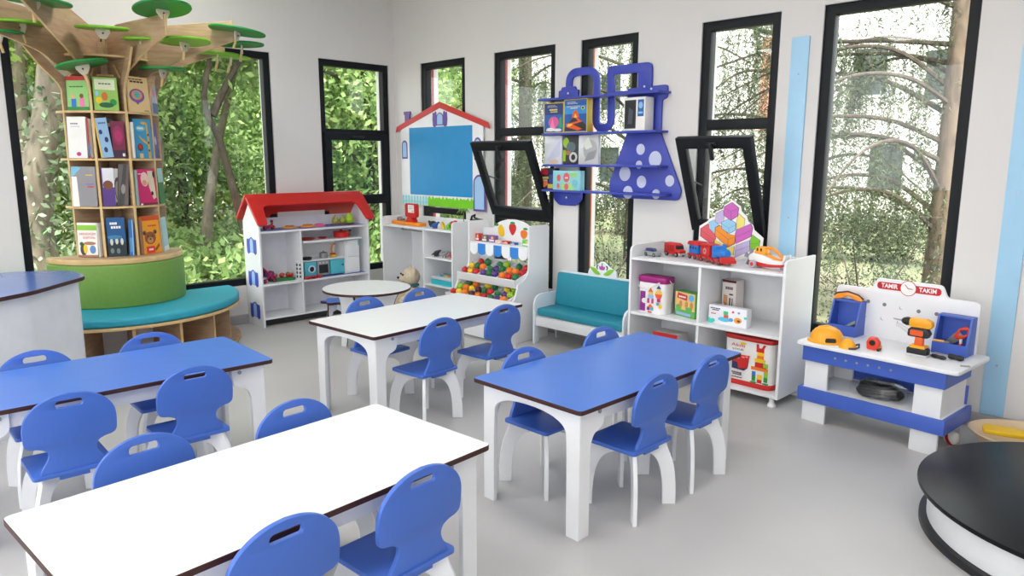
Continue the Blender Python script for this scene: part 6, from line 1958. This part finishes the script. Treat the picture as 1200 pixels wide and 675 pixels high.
# --- white building beyond the conifers
bld = thing('apartment_building', 'white building with dark windows and a salmon wing behind the conifers', 'building', (-8.0, 21.0, GZ))
MB().b2(-12, 5.5, 0, 6, 0, 8).build('wall', P(236, 234, 230, .8), bld)
MB().b2(-2.25, -1.55, -.5, 0, 2.6, 5.2).build('bay_wall', P(206, 142, 120, .8), bld)
for xw, zw in ((-10, 3.4), (-8, 3.4), (-1.4, 3.2), (.6, 3.4), (2.4, 3.2), (-10, .9), (-8, .9), (-1.2, .8), (1.2, .9), (3.4, .6), (-10, 6), (-1, 6), (2, 6)):
    wq = MB()
    wq.prism(rect(xw - .5, zw, xw + .5, zw + 1.35), .06, XZ(0), holes=[rect(xw - .43, zw + .07, xw + .43, zw + 1.28)])
    wo = wq.build('window', P(222, 222, 220, .5), bld)
    MB().b2(xw - .43, xw + .43, -.02, -.005, zw + .07, zw + 1.28).build('window_glass', P(70, 76, 80, .15), wo)

# ================================================================== LIGHT, SKY, CAMERA
w = bpy.data.worlds.new('overcast_sky')
S.world = w
w.use_nodes = True
nt = w.node_tree
bg = nt.nodes['Background']
tc = nt.nodes.new('ShaderNodeTexCoord')
sp_ = nt.nodes.new('ShaderNodeSeparateXYZ')
rmp = nt.nodes.new('ShaderNodeValToRGB')
rmp.color_ramp.elements[0].position = .45
rmp.color_ramp.elements[1].position = .75
rmp.color_ramp.elements[0].color = (.98, .99, 1, 1)
rmp.color_ramp.elements[1].color = (.92, .96, 1, 1)
md = nt.nodes.new('ShaderNodeMath'); md.operation = 'MULTIPLY_ADD'; md.inputs[1].default_value = .5; md.inputs[2].default_value = .5
nt.links.new(tc.outputs['Generated'], sp_.inputs[0])
nt.links.new(sp_.outputs['Z'], md.inputs[0])
nt.links.new(md.outputs[0], rmp.inputs['Fac'])
nt.links.new(rmp.outputs['Color'], bg.inputs['Color'])
bg.inputs['Strength'].default_value = 2.0
sun = bpy.data.lights.new('sun', 'SUN')
sun.energy = 7.0
sun.angle = R(12)
sun.color = (1, .96, .88)
so = bpy.data.objects.new('sun', sun)
C.objects.link(so)
d = Vector((-.36, .30, -1.0)).normalized()
so.rotation_euler = d.to_track_quat('-Z', 'Y').to_euler()

cam = bpy.data.cameras.new('camera')
co = bpy.data.objects.new('camera', cam)
C.objects.link(co)
cam.sensor_width = 36
cam.lens = 850.93 / 1200 * 36
cam.clip_start = .05
pitch, roll, yaw = .17508780, .00241311, -.78252177
fw = Vector((math.sin(yaw) * math.cos(pitch), math.cos(yaw) * math.cos(pitch), -math.sin(pitch)))
rt = Vector((math.cos(yaw), -math.sin(yaw), 0))
up = rt.cross(fw)
r2 = rt * math.cos(roll) + up * math.sin(roll)
u2 = up * math.cos(roll) - rt * math.sin(roll)
co.matrix_world = frame(tuple(r2), tuple(u2), tuple(-fw), (0, 0, 1.45))
S.camera = co
S.view_settings.view_transform = 'Standard'
S.view_settings.look = 'None'
S.view_settings.gamma = 1
S.view_settings.use_curve_mapping = False
S.view_settings.exposure = 1.03
